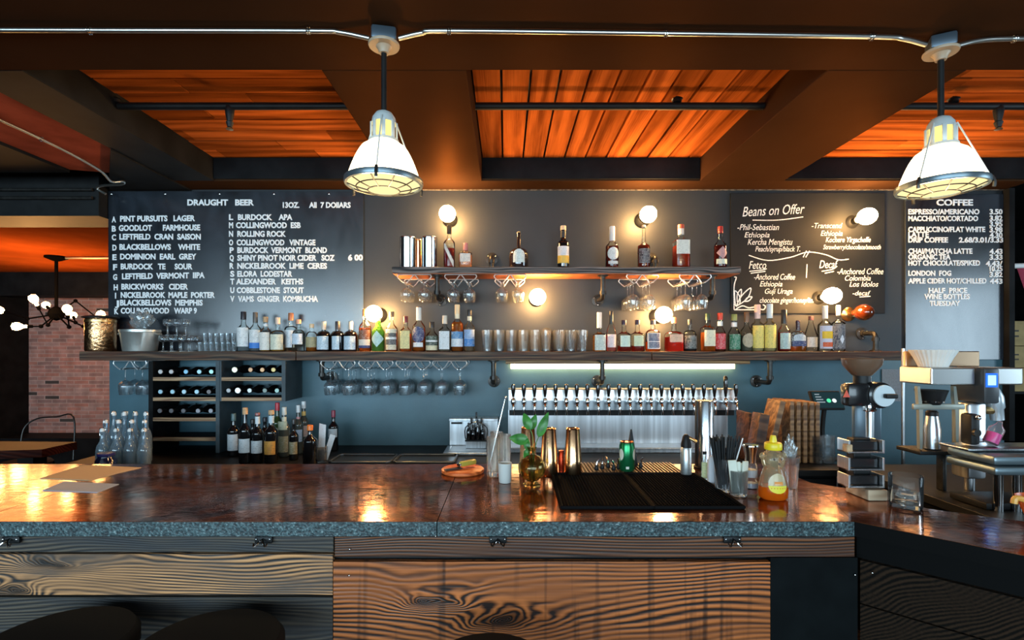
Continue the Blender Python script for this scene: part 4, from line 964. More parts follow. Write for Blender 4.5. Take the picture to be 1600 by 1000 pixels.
t = thing('condiment_caddy', 'black caddy of small bitters bottles on the hand sink ledge', 'caddy', (X3(744, 3.6), 3.6, CT+.025))
MB().box(-.075, .075, -.045, .045, .0, .008).obj('base', M_black, t)
MB().tube([(-.075, 0, .01), (-.075, 0, .09), (0, 0, .13), (.075, 0, .09), (.075, 0, .01)], .004, 8, smooth=3).obj('handle', M_chrome, t)
t.location.z = Z3(688, 3.6)
MB().box(-.07, .07, -.04, .06, -t.location.z+CT+.024, -.002).obj('stand', M_steel, t, smooth=False)
for i, (x, y, h) in enumerate(((-.052, -.02, .12), (-.02, -.025, .105), (.012, -.02, .14), (.046, -.02, .11), (-.035, .02, .15), (.0, .024, .19), (.036, .02, .15))):
    q = thing('bitters_bottle', 'tiny dark bitters bottle, %s in the black caddy' % ORD[i], 'bottle', (t.location.x+x, t.location.y+y, t.location.z+.009), 0, 'bitters bottles in the caddy')
    MB().lathe([(0, 0), (.014, 0), (.015, .003), (.015, h*.5), (.006, h*.68), (.006, h*.8), (0, h*.8)], seg=14).obj('glass_body', G_dark, q)
    MB().lathe([(0, h*.8), (.0075, h*.8), (.0075, h*.97), (0, h)], seg=12).obj('cap', M_chrome if i in (2, 5) else mat('cap_7_7_7', (.07, .07, .07), .35), q)
# tap tower: long stainless box with 22 faucets
yt = 3.52
t = thing('beer_tap_tower', 'long stainless steel draught tower with a row of black handled taps', 'beer taps', (X3(972, yt), yt, CT+.001))
o = t.location
def tw(mb, x0, x1, y0, y1, z0, z1, b=0): return mb.box(x0-o.x, x1-o.x, y0-o.y, y1-o.y, z0-o.z, z1-o.z, b)
tw(MB(), X3(794, yt), X3(1152, yt), yt, yt+.14, Z3(641, yt), Z3(608, yt), .006).obj('manifold', mat('bright_steel', (.86, .86, .84), .3, 1), t, smooth=False)
tw(MB(), X3(795, yt), X3(1151, yt), yt-.003, yt-.0005, Z3(641, yt)+.002, Z3(626, yt)).obj('shank_plate', mat('grey_steel', (.32, .35, .37), .35, 1), t, smooth=False)
tw(MB(), X3(796, yt), X3(1150, yt), yt+.03, yt+.14, Z3(650, yt), Z3(641.5, yt)).obj('shadow_rail', M_black, t, smooth=False)
tw(MB(), X3(794, yt), X3(1152, yt), yt+.15, yt+.17, Z3(700, yt), Z3(650, yt)+.03, .002).obj('splash_panel', M_steel_h, t, smooth=False)
mb = MB(); tw(mb, X3(794, yt), X3(1152, yt), yt-.02, yt+.15, Z3(702, yt), Z3(702, yt)+.012, .002)
mb.obj('drip_tray', M_steel_h, t, smooth=False)
def perforated():
    m, tt, n, l = nt('perforated_steel'); b = n['Principled BSDF']; b.inputs['Metallic'].default_value = 1; b.inputs['Roughness'].default_value = .3
    tc = n.new('ShaderNodeTexCoord'); v = n.new('ShaderNodeTexVoronoi'); v.inputs['Scale'].default_value = 110; v.inputs['Randomness'].default_value = 0; l.new(tc.outputs['Object'], v.inputs['Vector'])
    r = n.new('ShaderNodeValToRGB'); r.color_ramp.interpolation = 'CONSTANT'; r.color_ramp.elements[0].color = (.02, .02, .02, 1); r.color_ramp.elements[1].color = (.6, .6, .6, 1); r.color_ramp.elements[1].position = .35
    l.new(v.outputs['Distance'], r.inputs[0]); l.new(r.outputs[0], b.inputs['Base Color']); return m
tw(MB(), X3(797, yt), X3(1149, yt), yt-.015, yt+.145, Z3(702, yt)+.0125, Z3(702, yt)+.014).obj('drip_grille', perforated(), t, smooth=False)
tw(MB(), X3(794, yt), X3(1152, yt), yt-.01, yt+.17, CT+.001, Z3(702, yt)-.001, .003).obj('base_cabinet', M_steel_h, t, smooth=False)
pts = [802+16.55*k for k in range(20)]+[1134, 1150]
for k, px in enumerate(pts):
    X = X3(px, yt-.06)-o.x; tall = k == 20
    z0 = Z3(641, yt)-o.z; H_ = .155
    f = MB()
    f.cyl((X, .0, z0+.06), .012, .045, 12, M=Matrix.Rotation(PI/2, 4, 'X'))
    f.lathe([(0, -.018), (.013, -.014), (.017, .0), (.015, .02), (.009, .03), (0, .03)], (X, -.058, z0+.06), 14)
    f.tube([(X, -.058, z0+.052), (X, -.075, z0+.035), (X, -.078, z0+.0), (X, -.078, z0-.022)], [.009, .010, .009, .0075], 10, smooth=3)
    f.cyl((X, -.058, z0+.088), .006, .012, 8)
    fo = f.obj('faucet', M_chrome, t)
    hh = .085 if not tall else .14
    MB().lathe([(0, 0), (.008, 0), (.009, .012), (.0125, .03), (.0155, hh*.7), (.013, hh*.93), (.006, hh), (0, hh)], (X, -.058, z0+.099), 14).obj('tap_handle', mat('black_tap_handle', (.015, .014, .013), .15, 0, coat=.6), fo)

# ================================================================ things standing on the back counter
def WB(px, top, wpx, y, label, col_label=None, cap=(.05, .05, .05), lab=(), gl=None, group='wine bottles on the back counter', **k):
    return bottle(px, top, 0, wpx, y, label, group, floor=CT+.001, bh=k.pop('bh', .58), sh=k.pop('sh', .74), nr=k.pop('nr', .36), gl=gl or G_dark, cap=cap, labels=lab, **k)
WL = (.66, .72, .75)
WB(365, 646, 17, 3.42, 'dark wine bottle with tall pale label, first on the back counter', cap=(.06, .12, .13), caph=.17, lab=((.14, .52, WL, 1.2, None, .3),))
WB(383, 637, 18, 3.2, 'dark wine bottle with tall cork standing behind square white label', cork=True, caph=.12, lab=((.2, .45, WL, 1.2, None, .3),))
WB(402.5, 645, 18, 3.22, 'dark wine bottle with white neck band and wide white label', cap=(.3, .12, .12), caph=.05, neck=(.78, .93, WL), lab=((.2, .45, WL, 1.2, None, .4),))
WB(424, 641, 20, 3.2, 'dark wine bottle with cork and orange patterned label', cork=True, caph=.08, neck=(.76, .9, (.5, .62, .7)), lab=((.18, .43, (.75, .35, .05), 1.0, None, .8),))
WB(433.5, 629, 16, 3.55, 'green wine bottle with red capsule at the back', gl=mat('green_wine_glass', (.03, .06, .02), .1, coat=.4), cap=(.55, .03, .05), caph=.16, lab=((.1, .5, (.5, .42, .25), 1.2),))
WB(444, 636, 17, 3.4, 'pale vermouth bottle with pour spout beside the green bottle', gl=mat('smoky_bottle_glass', (.06, .07, .06), .1, coat=.5), cap=(.6, .65, .62), caph=.16, lab=((.1, .42, (.3, .3, .18), 1.1), (.55, .72, (.5, .55, .4), .9)), neck=(.66, .8, (.72, .74, .6)))
WB(459, 655, 14, 3.3, 'short dark bottle between the vermouth bottles', cap=(.02, .02, .02), lab=((.15, .45, (.3, .26, .14), 1.2),))
WB(466, 633, 15, 3.5, 'bottle with pour spout and red white neck label', gl=mat('smoky_bottle_glass', (.06, .07, .06), .1, coat=.5), cap=(.7, .74, .76), caph=.15, neck=(.62, .76, (.6, .3, .3)), lab=((.25, .5, (.45, .6, .78), 1.2, None, .8),))
WB(474.5, 627, 16, 3.58, 'tall bottle with pour spout and orange neck label', gl=mat('smoky_bottle_glass', (.06, .07, .06), .1, coat=.5), cap=(.7, .74, .76), caph=.14, neck=(.7, .8, (.75, .5, .15)), lab=((.3, .52, (.6, .45, .4), 1.2, None, .8),))
WB(484.5, 664, 22, 3.14, 'big dark bottle with bright orange cap', cap=(.85, .2, .02), caph=.13, capw=1.35, bh=.6, sh=.78, nr=.3)
WB(521, 641, 15, 3.6, 'dark wine bottle with burgundy capsule and small label beside the receipts', cap=(.25, .02, .05), caph=.17, lab=((.34, .55, (.55, .62, .66), 1.1, None, .4),))
WB(395, 655, 16, 3.45, 'dark unlabelled wine bottle behind the white labelled pair', cap=(.02, .02, .02))
WB(414, 652, 16, 3.5, 'dark unlabelled bottle behind the orange labelled wine', cap=(.02, .02, .03))
p = W(503, 0, 3.23)
t = thing('receipt_holder', 'small glass stuffed with receipts beside the orange capped bottle', 'glass of receipts', (p.x, 3.23, CT+.001))
MB().lathe([(0, 0), (.03, 0), (.036, .1), (.034, .1), (.028, .008), (0, .008)], seg=20).obj('glass', M_glassware, t)
for k, (x, tilt, h, wd) in enumerate(((-.004, .05, .235, .042), (-.02, -.32, .135, .034), (.018, .3, .165, .034))):
    MB().prismY([(x-wd/2, .012), (x+wd/2, .012), (x+wd/2+tilt*h, h), (x-wd/2+tilt*h, h+.01)], .006*k-.008, .006*k-.007).obj('receipt', paper_label((.78, .8, .82), (.25, .25, .28), .25), t, smooth=False)
# bottles crowded at the outer end of the counter
rnd = random.Random(5)
M_water = glass('clear_blue_bottle', (.72, .84, .92), .05, .4, .22, (.5, .65, .75))
sw = thing('swing_top_bottle', 'x', 'bottle')
MB().lathe([(0, 0), (.032, 0), (.034, .006), (.034, .13), (.028, .165), (.012, .2), (.0115, .25), (.014, .252), (.014, .262), (0, .262)], seg=18).obj('glass_body', M_water, sw)
MB().lathe([(0, .263), (.013, .263), (.014, .275), (.008, .285), (0, .286)], seg=14).obj('stopper', M_white, sw)
MB().tube([(-.0145, 0, .235), (-.017, 0, .26), (-.014, 0, .285), (.014, 0, .285), (.017, 0, .26), (.0145, 0, .235)], .0018, 6, smooth=3).obj('wire_bail', M_chrome, sw)
for r, (y, n, x0, x1, dz) in enumerate(((3.02, 4, 160, 225, 0), (3.14, 4, 165, 226, .0), (3.26, 4, 178, 228, .0))):
    for i in range(n):
        px = x0+(x1-x0)*i/(n-1)
        q = put(sw, (W(px, 0, y).x, y, CT+.001), 'clear swing top bottle, %s in the %s row of the cluster by the wine cabinet' % (ORD[i], ('front', 'middle', 'back')[r]), 'swing top bottles at the counter end')
        s = (.86, .98, 1.1)[r]; q.scale = (1, 1, s)
t = thing('blue_jar', 'dark blue glass jar in front of the swing top bottles', 'jar', (W(165, 0, 2.93).x+.02, 2.94+.0, .0))
t.location.z = CT+.001; t.location.y = 3.075-.13
t.location = (W(166, 0, 2.9).x, 2.9, CT+.001)
MB().lathe([(0, 0), (.05, 0), (.052, .005), (.052, .085), (.04, .1), (.04, .11), (0, .11)], seg=22).obj('glass_body', mat('cobalt_glass', (.01, .015, .06), .08, coat=.8), t)
MB().lathe([(0, .111), (.043, .111), (.043, .125), (0, .127)], seg=22).obj('lid', mat('cobalt_lid', (.03, .03, .16), .3), t)
MB().box(-2.82, -2.0, 2.84, 3.02-.001, CT-.04, CT, .003).obj('x', M_black, None, smooth=False).name = 'counter_return'
bpy.data.objects['counter_return']['label'] = 'short black counter return under the swing top bottles'; bpy.data.objects['counter_return']['category'] = 'counter'
c = MB().box(-2.80, -2.02, 2.87, 3.01, 0, CT-.042).obj('carcass', M_dark, bpy.data.objects['counter_return'], smooth=False)
# side tables at the outer end
t = thing('side_table', 'red brown wooden side table top beyond the end of the bar', 'table', (-3.5, 3.3, 0))
MB().prism([(-.9, -.42), (.62, -.12), (.62, .14), (-.9, .2)], .90, .95).obj('table_top', wood('red_table_wood', (.03, .005, .003), (.085, .017, .008), 1, 8, 4, .5, spec=.1), t, smooth=False)
MB().box(-.3, -.2, -.1, .0, 0, .9).obj('leg', M_black, t, smooth=False); MB().box(.4, .5, -.05, .05, 0, .9).obj('leg', M_black, t, smooth=False)
t = thing('metal_chair', 'black chair with thin curved metal back beyond the bar end', 'chair', (W(40, 0, 5).x, 5, 0))
MB().lathe([(0, .44), (.2, .44), (.21, .46), (.19, .48), (0, .48)], seg=28).obj('seat', M_black, t)
MB().tube([(-.2, .15, .46), (-.21, .2, .75), (-.1, .23, .86), (.1, .23, .88), (.3, .2, .88), (.34, .15, .46)], .008, 8, smooth=5).obj('backrest', M_iron, t)
for sx in (-1, 1):
    for sy in (-1, 1): MB().tube([(sx*.14, sy*.14, .45), (sx*.2, sy*.2, 0)], .013, 8).obj('leg', M_black, t)

# boards, tablet, glasses between the taps and the grinder
M_board_d = wood('walnut_board', (.04, .016, .008), (.14, .06, .025), 3, 20, 3, zk=14)
M_board_l = wood('oak_board', (.13, .065, .03), (.36, .2, .09), 3, 20, 3, zk=14)
yk = 3.3
def cut_board(px0, px1, py0, py1, lean, label, m, th=.02, y=yk, tilt=0):
    zb_ = CT+.002; h = Z3(py0, y)-zb_; X = X3((px0+px1)/2, y); wd = X3(px1, y)-X3(px0, y)
    mb = MB(); mb.box(-wd/2, wd/2, -th/2, th/2, 0, h, .006)
    ob = mb.obj('serving_board', m); ob.location = (X, y, zb_); ob.rotation_euler = (0, tilt, lean)
    return tag(ob, label, 'board', 'wooden serving boards on the back counter')
def stand_board(px, py0, label, m, th, dep, y, tilt=0):
    zb_ = CT+.002; h = (Z3(py0, y)-zb_)
    mb = MB(); mb.box(-th/2, th/2, -dep/2, dep/2, 0, h, .005)
    ob = mb.obj('serving_board', m); ob.location = (X3(px, y), y, zb_+abs(math.sin(tilt))*th/2); ob.rotation_euler = (0, tilt, 0)
    return tag(ob, label, 'board', 'wooden serving boards on the back counter')
for i, px in enumerate((1223, 1233, 1243, 1253, 1262)):
    stand_board(px, 624+i*.6, 'upright wooden serving board, %s of the five in the upright row' % ORD[i], M_board_l, .026, .22, 3.3)
stand_board(1190, 623, 'wooden serving board leaning against the upright row', M_board_l, .036, .16, 3.24, .24)
stand_board(1176, 646, 'dark serving board leaning lower beside the straws', M_board_d, .06, .1, 3.09, .16)
stand_board(1163, 643, 'darkest serving board standing first beside the tap tower', M_board_d, .026, .18, 3.3)
t = thing('tablet_register', 'black till tablet on a stand showing a green dot on screen', 'tablet', (X3(1291, 3.3), 3.3, CT+.001))
zt = Z3(626, 3.3)-CT
Mx = Matrix.Translation((0, 0, zt)) @ Matrix.Rotation(-.5, 4, 'X')
MB().box(-.1, .1, -.008, .008, -.065, .065, .004, Mx).obj('body', M_black, t, smooth=False)
MB().box(-.085, .095, -.0095, -.0083, -.055, .055, 0, Mx).obj('screen', emit('tablet_screen', (.02, .05, .06), .6), t, smooth=False)
for x, c in ((.01, (.1, .8, .4)), (.045, (.8, .9, .9))):
    MB().lathe([(0, 0), (.014, 0), (.014, .001), (0, .001)], (0, 0, 0), 20, Mx @ Matrix.Translation((x, -.0098, -.005)) @ Matrix.Rotation(PI/2, 4, 'X')).obj('screen_icon', emit('icon_%d' % int(c[0]*99), c, .9), t)
for k in range(4): MB().box(-.07+.0*k, -.04+.008*k, -.0102, -.0098, .035-.018*k, .042-.018*k, 0, Mx).obj('screen_text', emit('screen_grey', (.4, .5, .55), .6), t, smooth=False)
MB().tube([(0, .02, 0), (0, .04, zt*.5), (0, .008, zt)], .014, 8, smooth=3).obj('stand', M_black, t)
MB().box(-.08, .08, -.06, .08, 0, .012, .004).obj('base', M_black, t)
ck = thing('rocks_glass', 'x', 'glass')
MB().lathe([(0, 0), (.03, 0), (.036, .07), (.034, .07), (.029, .008), (0, .008)], seg=20).obj('wall', M_glassware, ck)
for i, (px, y) in enumerate(((1276, 3.2), (1295, 3.2))):
    for k in range(3): put(ck, (X3(px, y), y, CT+.002+.05*k), 'clear glass, %s from the bottom of the %s stack below the till tablet' % (ORD[k], ORD[i]), 'stacked glasses below the tablet').rotation_euler = (0, 0, 0)
t = thing('notice_sheet', 'grey printed notice pinned on the wall behind the coffee grinder', 'sheet', (X3(1393, 3.79), 3.79, Z3(627, 3.79)))
MB().box(-.07, .07, 0, .004, 0, Z3(577, 3.79)-Z3(627, 3.79)).obj('sheet', paper_label((.22, .24, .26), (.06, .06, .07), .8), t, smooth=False)

# ================================================================ THE BAR
BT = 1.07
def onb(px, py): d = on(py, BT); return Vector(((px-VX)*d/FPX, d, BT))
def copper_top():
    m, t, n, l = nt('worn_copper_top'); b = n['Principled BSDF']
    tc = n.new('ShaderNodeTexCoord')
    no = n.new('ShaderNodeTexNoise'); no.inputs['Scale'].default_value = 5; no.inputs['Detail'].default_value = 9; no.inputs['Roughness'].default_value = .7; no.inputs['Distortion'].default_value = 1.2
    l.new(tc.outputs['Object'], no.inputs['Vector'])
    r = n.new('ShaderNodeValToRGB'); e = r.color_ramp.elements; e[0].position = .36; e[1].position = .72
    e[0].color = (.05, .014, .006, 1); e[1].color = (.62, .21, .065, 1)
    k = e.new(.52); k.color = (.26, .075, .024, 1)
    l.new(no.outputs['Fac'], r.inputs[0]); l.new(r.outputs[0], b.inputs['Base Color'])
    # fine scratches
    mp = n.new('ShaderNodeMapping'); mp.inputs['Scale'].default_value = (3, 30, 1); mp.inputs['Rotation'].default_value = (0, 0, .5); l.new(tc.outputs['Object'], mp.inputs[0])
    n2 = n.new('ShaderNodeTexNoise'); n2.inputs['Scale'].default_value = 7; n2.inputs['Detail'].default_value = 6; l.new(mp.outputs[0], n2.inputs['Vector'])
    mr = n.new('ShaderNodeMapRange'); mr.inputs['From Min'].default_value = .3; mr.inputs['From Max'].default_value = .75; mr.inputs['To Min'].default_value = .05; mr.inputs['To Max'].default_value = .2
    l.new(n2.outputs['Fac'], mr.inputs['Value']); l.new(mr.outputs[0], b.inputs['Roughness'])
    bp = n.new('ShaderNodeBump'); bp.inputs['Strength'].default_value = .12; bp.inputs['Distance'].default_value = .004
    n3 = n.new('ShaderNodeTexNoise'); n3.inputs['Scale'].default_value = 22; n3.inputs['Detail'].default_value = 3; l.new(tc.outputs['Object'], n3.inputs['Vector'])
    l.new(n3.outputs['Fac'], bp.inputs['Height']); l.new(bp.outputs[0], b.inputs['Normal'])
    b.inputs['Metallic'].default_value = .75
    return m
M_top = copper_top()
def stone_edge():
    m, t, n, l = nt('speckled_stone_edge'); b = n['Principled BSDF']; b.inputs['Roughness'].default_value = .42
    tc = n.new('ShaderNodeTexCoord'); v = n.new('ShaderNodeTexNoise'); v.inputs['Scale'].default_value = 150; v.inputs['Detail'].default_value = 3; l.new(tc.outputs['Object'], v.inputs['Vector'])
    r = n.new('ShaderNodeValToRGB'); e = r.color_ramp.elements; e[0].position = .38; e[0].color = (.010, .018, .021, 1); e[1].position = .8; e[1].color = (.55, .66, .66, 1)
    k = e.new(.56); k.color = (.045, .085, .092, 1); k = e.new(.66); k.color = (.085, .145, .15, 1)
    l.new(v.outputs['Fac'], r.inputs[0]); l.new(r.outputs[0], b.inputs['Base Color'])
    bp = n.new('ShaderNodeBump'); bp.inputs['Strength'].default_value = .6; bp.inputs['Distance'].default_value = .004; l.new(v.outputs['Fac'], bp.inputs['Height']); l.new(bp.outputs[0], b.inputs['Normal'])
    return m
M_stone = stone_edge()
bar = thing('bar_counter', 'long bar with glossy copper brown top, speckled stone edge and burnt plank front', 'bar counter', (0, 1.8, 0))
Y0, Y1 = 1.496-1.8, 2.244-1.8
def P2(x, y): return (x, y-1.8)
secs = [[P2(-3.4, 1.496), P2(-1.573, 1.496), P2(-1.563, 2.244), P2(-3.4, 2.244)],
        [P2(-1.570, 1.496), P2(-.202, 1.496), P2(-.199, 2.244), P2(-1.560, 2.244)],
        [P2(-.199, 1.496), P2(1.019, 1.496), P2(1.15, 1.93), P2(1.14, 2.244), P2(-.196, 2.244)],
        [P2(1.0205, 1.496), P2(1.266, 1.251), P2(2.0, .52), P2(2.28, .74), P2(1.515, 1.496), P2(1.333, 1.616), P2(1.30, 1.80), P2(1.152, 1.93)]]
for s_ in secs:
    so = MB().prism(s_, BT-.043, BT-.0012).obj('countertop', M_stone if s_ is not secs[3] else mat('black_return_edge', (.004, .004, .004), .6, spec=.06), bar, smooth=False)
    cx_ = sum(p[0] for p in s_)/len(s_); cy_ = sum(p[1] for p in s_)/len(s_)
    MB().prism([(x, y+(.0015 if y < -.25 else 0)) for x, y in s_], BT-.001, BT).obj('copper_surface', M_top, so, smooth=False)
yf = 1.53-1.8; SF = FPX/1.53
def fx(px): return (px-VX)/SF
def fz(py): return CAMH-(py-VY)/SF
M_burnt = wood('burnt_pine', (.010, .010, .011), (.66, .32, .13), 1.5, 6, 14, .55, .5, 4, third=(.09, .065, .05), zk=75, knots=1.7)
M_burnt2 = wood('burnt_grey_pine', (.012, .012, .013), (.11, .085, .06), 1.6, 9, 12, .6, .6, 6, zk=90, third=(.03, .03, .032))
M_red1 = wood('red_burnt_pine', (.010, .006, .005), (.2, .07, .025), 1.2, 7, 12, .5, .5, 9, third=(.05, .02, .012), zk=80)
M_red2 = wood('red_brown_pine', (.018, .007, .004), (.62, .18, .045), 1.1, 4.5, 13, .45, .5, 11, third=(.3, .085, .022), streak=.7, zk=62, knots=1.3)
def plank(px0, px1, py0, py1, m, dy=0, name='front_plank'):
    a = MB().box(-(fx(px1)-fx(px0))/2, (fx(px1)-fx(px0))/2, yf+dy, yf+dy+.022, fz(py1)-fz(py0), 0, .002).obj(name, m, bar, smooth=False)
    a.location = ((fx(px0)+fx(px1))/2, 0, fz(py0)); return a
plank(-300, 521, 838.5, 863, M_burnt2); plank(523, 1335, 838.5, 870, M_red1, -.002)
plank(-300, 520, 866, 930, M_burnt); plank(521, 1203, 877, 1040, M_red2, -.004)
plank(-300, 520, 933.5, 1010, M_burnt2); plank(-300, 520, 1013, 1090, M_burnt); plank(521, 1203, 1043, 1200, M_red1)
plank(1203.5, 1340, 871, 1300, mat('dark_teal_post', (.005, .0065, .007), .6, spec=.06, var=.2), -.002, 'corner_panel')
MB().box(-3.3, 1.03, 1.556-1.8, 1.60-1.8, .05, BT-.045).obj('carcass', M_black, bar, smooth=False)
MB().box(-3.3, 1.1, 2.1-1.8, 2.14-1.8, .05, BT-.045).obj('back_panel', M_black, bar, smooth=False)
# slanted return front
dv = Vector((.707, -.707)); nv = Vector((.707, .707))
def ret(a0, a1, off0, off1, z0, z1, m, name):
    o0 = Vector((1.04, 1.535))
    poly = [o0+dv*a0+nv*off0, o0+dv*a1+nv*off0, o0+dv*a1+nv*off1, o0+dv*a0+nv*off1]
    return MB().prism([(p.x, p.y-1.8) for p in poly], z0, z1).obj(name, m, bar, smooth=False)
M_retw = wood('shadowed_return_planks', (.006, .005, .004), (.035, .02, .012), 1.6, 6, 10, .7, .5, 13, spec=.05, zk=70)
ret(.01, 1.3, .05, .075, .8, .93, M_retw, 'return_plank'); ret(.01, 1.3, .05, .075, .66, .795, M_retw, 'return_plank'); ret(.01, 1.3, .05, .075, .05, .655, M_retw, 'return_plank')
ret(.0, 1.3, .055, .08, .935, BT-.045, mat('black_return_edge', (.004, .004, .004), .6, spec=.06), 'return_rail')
for px, py in ((547, 857), (546, 898), (683, 831), (1334, 897), (1361, 894)):
    MB().sphere((fx(px), yf-.005 if px != 683 else -.305, fz(py)), .0035, 8).obj('screw', M_chrome, bar)
for px, lab in ((22, 'chrome purse hook under the bar edge at the outer end'), (414, 'chrome purse hook under the bar edge above the burnt plank'), (778, 'chrome purse hook under the middle of the bar edge'), (1142, 'chrome purse hook under the bar edge near the corner')):
    t = thing('purse_hook', lab, 'hook', (fx(px), 1.526, fz(841)), 0, 'purse hooks under the bar')
    MB().box(-.026, .026, -.008, 0, -.012, .008, .003).obj('plate', M_black, t)
    for s_ in (-1, 1): MB().tube([(0, -.009, .002), (s_*.006, -.022, -.002), (s_*.016, -.03, -.012), (s_*.02, -.024, -.006)], .0028, 8, smooth=4).obj('prong', M_chrome, t)
    for s_ in (-1, 1): MB().sphere((s_*.02, -.009, .002), .003, 8).obj('screw', M_chrome, t)
# stools
def stool(px, y, label, r=.18):
    t = thing('bar_stool', label, 'bar stool', (X3(px, y), y, 0), random.uniform(0, 1), 'black bar stools')
    MB().lathe([(0, .775), (r*.96, .775), (r, .79), (r, .82), (r*.93, .838), (0, .842)], seg=40).obj('seat', mat('black_stool_leather', (.005, .0048, .0045), .6, ior=1.25), t)
    for k in range(4):
        a = PI/4+k*PI/2
        MB().tube([(.11*math.cos(a), .11*math.sin(a), .78), (.19*math.cos(a), .19*math.sin(a), 0)], .015, 8).obj('leg', M_black, t)
    MB().tube([(.165*math.cos(2*PI*k/24), .165*math.sin(2*PI*k/24), .28) for k in range(24)], .01, 8, closed=True).obj('foot_ring', M_black, t)
stool(324, 1.285, 'black round stool in front of the burnt plank front, the larger dark top'); stool(85, 1.30, 'black round stool at the outer end of the bar')
stool(764, 1.18, 'black round stool in front of the red brown plank', .16)

# ================================================================ things on the bar
# menu sheets
def sheet(pts, label, m, z=0):
    q = [onb(*p) for p in pts]; t = MB(); c = sum(q, Vector())/4
    t.prism([(p.x-c.x, p.y-c.y) for p in q], 0, .0015); o = t.obj('menu_sheet', m, smooth=False); o.location = (c.x, c.y, BT+.0005+z)
    return tag(o, label, 'paper', 'papers at the outer end of the bar')
sheet([(62, 748), (140, 751), (221, 731), (130, 727)], 'cream menu sheet lying uppermost on the bar top', mat('cream_paper', (.78, .55, .32), .7))
sheet([(66, 767), (152, 770), (186, 757), (100, 753)], 'pale blue grey paper lying in front of the cream menu sheet', mat('blue_grey_paper', (.5, .58, .72), .6))
# board with knife
c = onb(723, 738)
t = MB(); t.lathe([(0, 0), (.083, 0), (.087, .004), (.087, .013), (.083, .016), (0, .016)], seg=48)
o = t.obj('round_board', wood('orange_board_wood', (.5, .09, .02), (.85, .2, .045), 2, 10, 2.2, .4)); o.location = (c.x, c.y, BT+.001); tag(o, 'round orange wooden board on the bar under a paring knife', 'board')
k = thing('paring_knife', 'small knife with yellow green handle resting on the round orange board', 'knife', (c.x, c.y, BT+.0185), .75)
k.scale = (1.35,)*3; k.location = (c.x-.005, c.y-.01, BT+.0168)
MB().box(-.005, .055, -.008, .008, .006, .022, .005).obj('handle', mat('olive_handle', (.42, .38, .06), .35), k)
MB().prism([(-.06, -.002), (-.005, -.013), (-.005, .008), (-.055, .012)], .003, .0055).obj('blade', mat('dark_blade', (.06, .06, .06), .3, .6), k, smooth=False)
MB().box(-.012, -.004, -.008, .008, .002, .018, .002).obj('bolster', M_chrome, k)
# stacked highballs with stir rods
hb = thing('highball_glass', 'x', 'glass')
MB().lathe([(0, 0), (.024, 0), (.0255, .004), (.0265, .155), (.0245, .155), (.0235, .02), (0, .018)], seg=36, ribs=9, ribd=.035).obj('wall', cut_glass('cut_crystal', (1, .98, .95), .2, ior=1.6, frost=.05), hb)
for i, (px, py) in enumerate(((771, 744), (788, 739), (776, 733))):
    d = onb(px, py); put(hb, (d.x, d.y, BT+.001), 'tall cut highball glass, %s of the three behind the white candle' % ORD[i], 'highball glasses on the bar')
d = onb(771, 744)
t = MB(); t.tube([(-.016, -.002, .022), (.05, .014, .30)], .003, 8); t.sphere((.0515, .0145, .305), .006, 10)
o = t.obj('stirring_spoon', M_chrome); o.location = (d.x-.003, d.y, BT+.005); tag(o, 'long twisted bar spoon leaning in a highball glass', 'spoon')
d = onb(789, 754)
t = thing('candle_cup', 'small frosted white candle cup on the bar in front of the highballs', 'candle', d+Vector((0, 0, .001)))
MB().lathe([(0, 0), (.021, 0), (.023, .003), (.026, .074), (.0245, .074), (.0215, .012), (0, .012)], seg=28).obj('cup', mat('frosted_glass_cup', (.62, .62, .58), .5), t)
MB().lathe([(0, .013), (.0205, .013), (.0222, .05), (0, .05)], seg=24).obj('wax', mat('candle_wax', (.75, .72, .62), .5), t)
# vase
d = onb(831, 759)
t = thing('bud_vase', 'round cut crystal vase of golden water holding green leaves', 'vase', d+Vector((0, 0, .001)))
vp = [(0, 0), (.03, 0), (.032, .006), (.021, .014), (.02, .018)]
for k_ in range(0, 13):
    a = -PI/2*.78+PI*.86*k_/12; vp.append((.05*math.cos(a), .066+.05*math.sin(a)))
vp += [(.014, .118), (.013, .128), (.018, .142), (.016, .142), (.011, .128)]
MB().lathe(vp, seg=40, ribs=10, ribd=.02).obj('glass_body', cut_glass('golden_crystal', (1, .9, .6), .12, ior=1.5), t)
lq = [(0, .02)]+[(.046*math.cos(a), .066+.046*math.sin(a)) for a in [-1.15+.16*k for k in range(12)]]+[(0, .09)]
MB().lathe(lq, seg=28).obj('water', liquid((.5, .38, .12), .35), t)
M_leaf = mat('green_leaf', (.05, .22, .035), .38, var=.4, vscale=30)
def leaf(base, tip, wd, parent):
    t_ = bmesh.new(); b = Vector(base); e = Vector(tip); ax = e-b; Ln = ax.length; ax.normalize()
    side = ax.cross(Vector((0, -1, .25))).normalized(); nrm = side.cross(ax)
    g = []
    for i in range(11):
        u = i/10; w_ = wd*(math.sin(PI*u**.75))**.8*(1-u*.1)
        row = [t_.verts.new(b+ax*Ln*u+side*w_*s+nrm*(abs(s)*w_*.35-.012*math.sin(PI*u))) for s in (-1, -.5, 0, .5, 1)]; g.append(row)
    for i in range(10):
        for j in range(4): t_.faces.new((g[i][j], g[i][j+1], g[i+1][j+1], g[i+1][j]))
    bmesh.ops.remove_doubles(t_, verts=t_.verts, dist=1e-5)
    mb = MB(); mb._add(t_); return mb.obj('leaf', M_leaf, parent)
sc = FPX/d.y
def vp_(px, py, dy=0): return ((px-831)/sc, dy, BT+.505-(py-VY)/sc-BT)
stems = [[(831, 745), (833, 690), (829, 672)], [(831, 745), (836, 700), (842, 682)], [(831, 745), (832, 705), (826, 700)], [(831, 745), (828, 712), (824, 704)]]
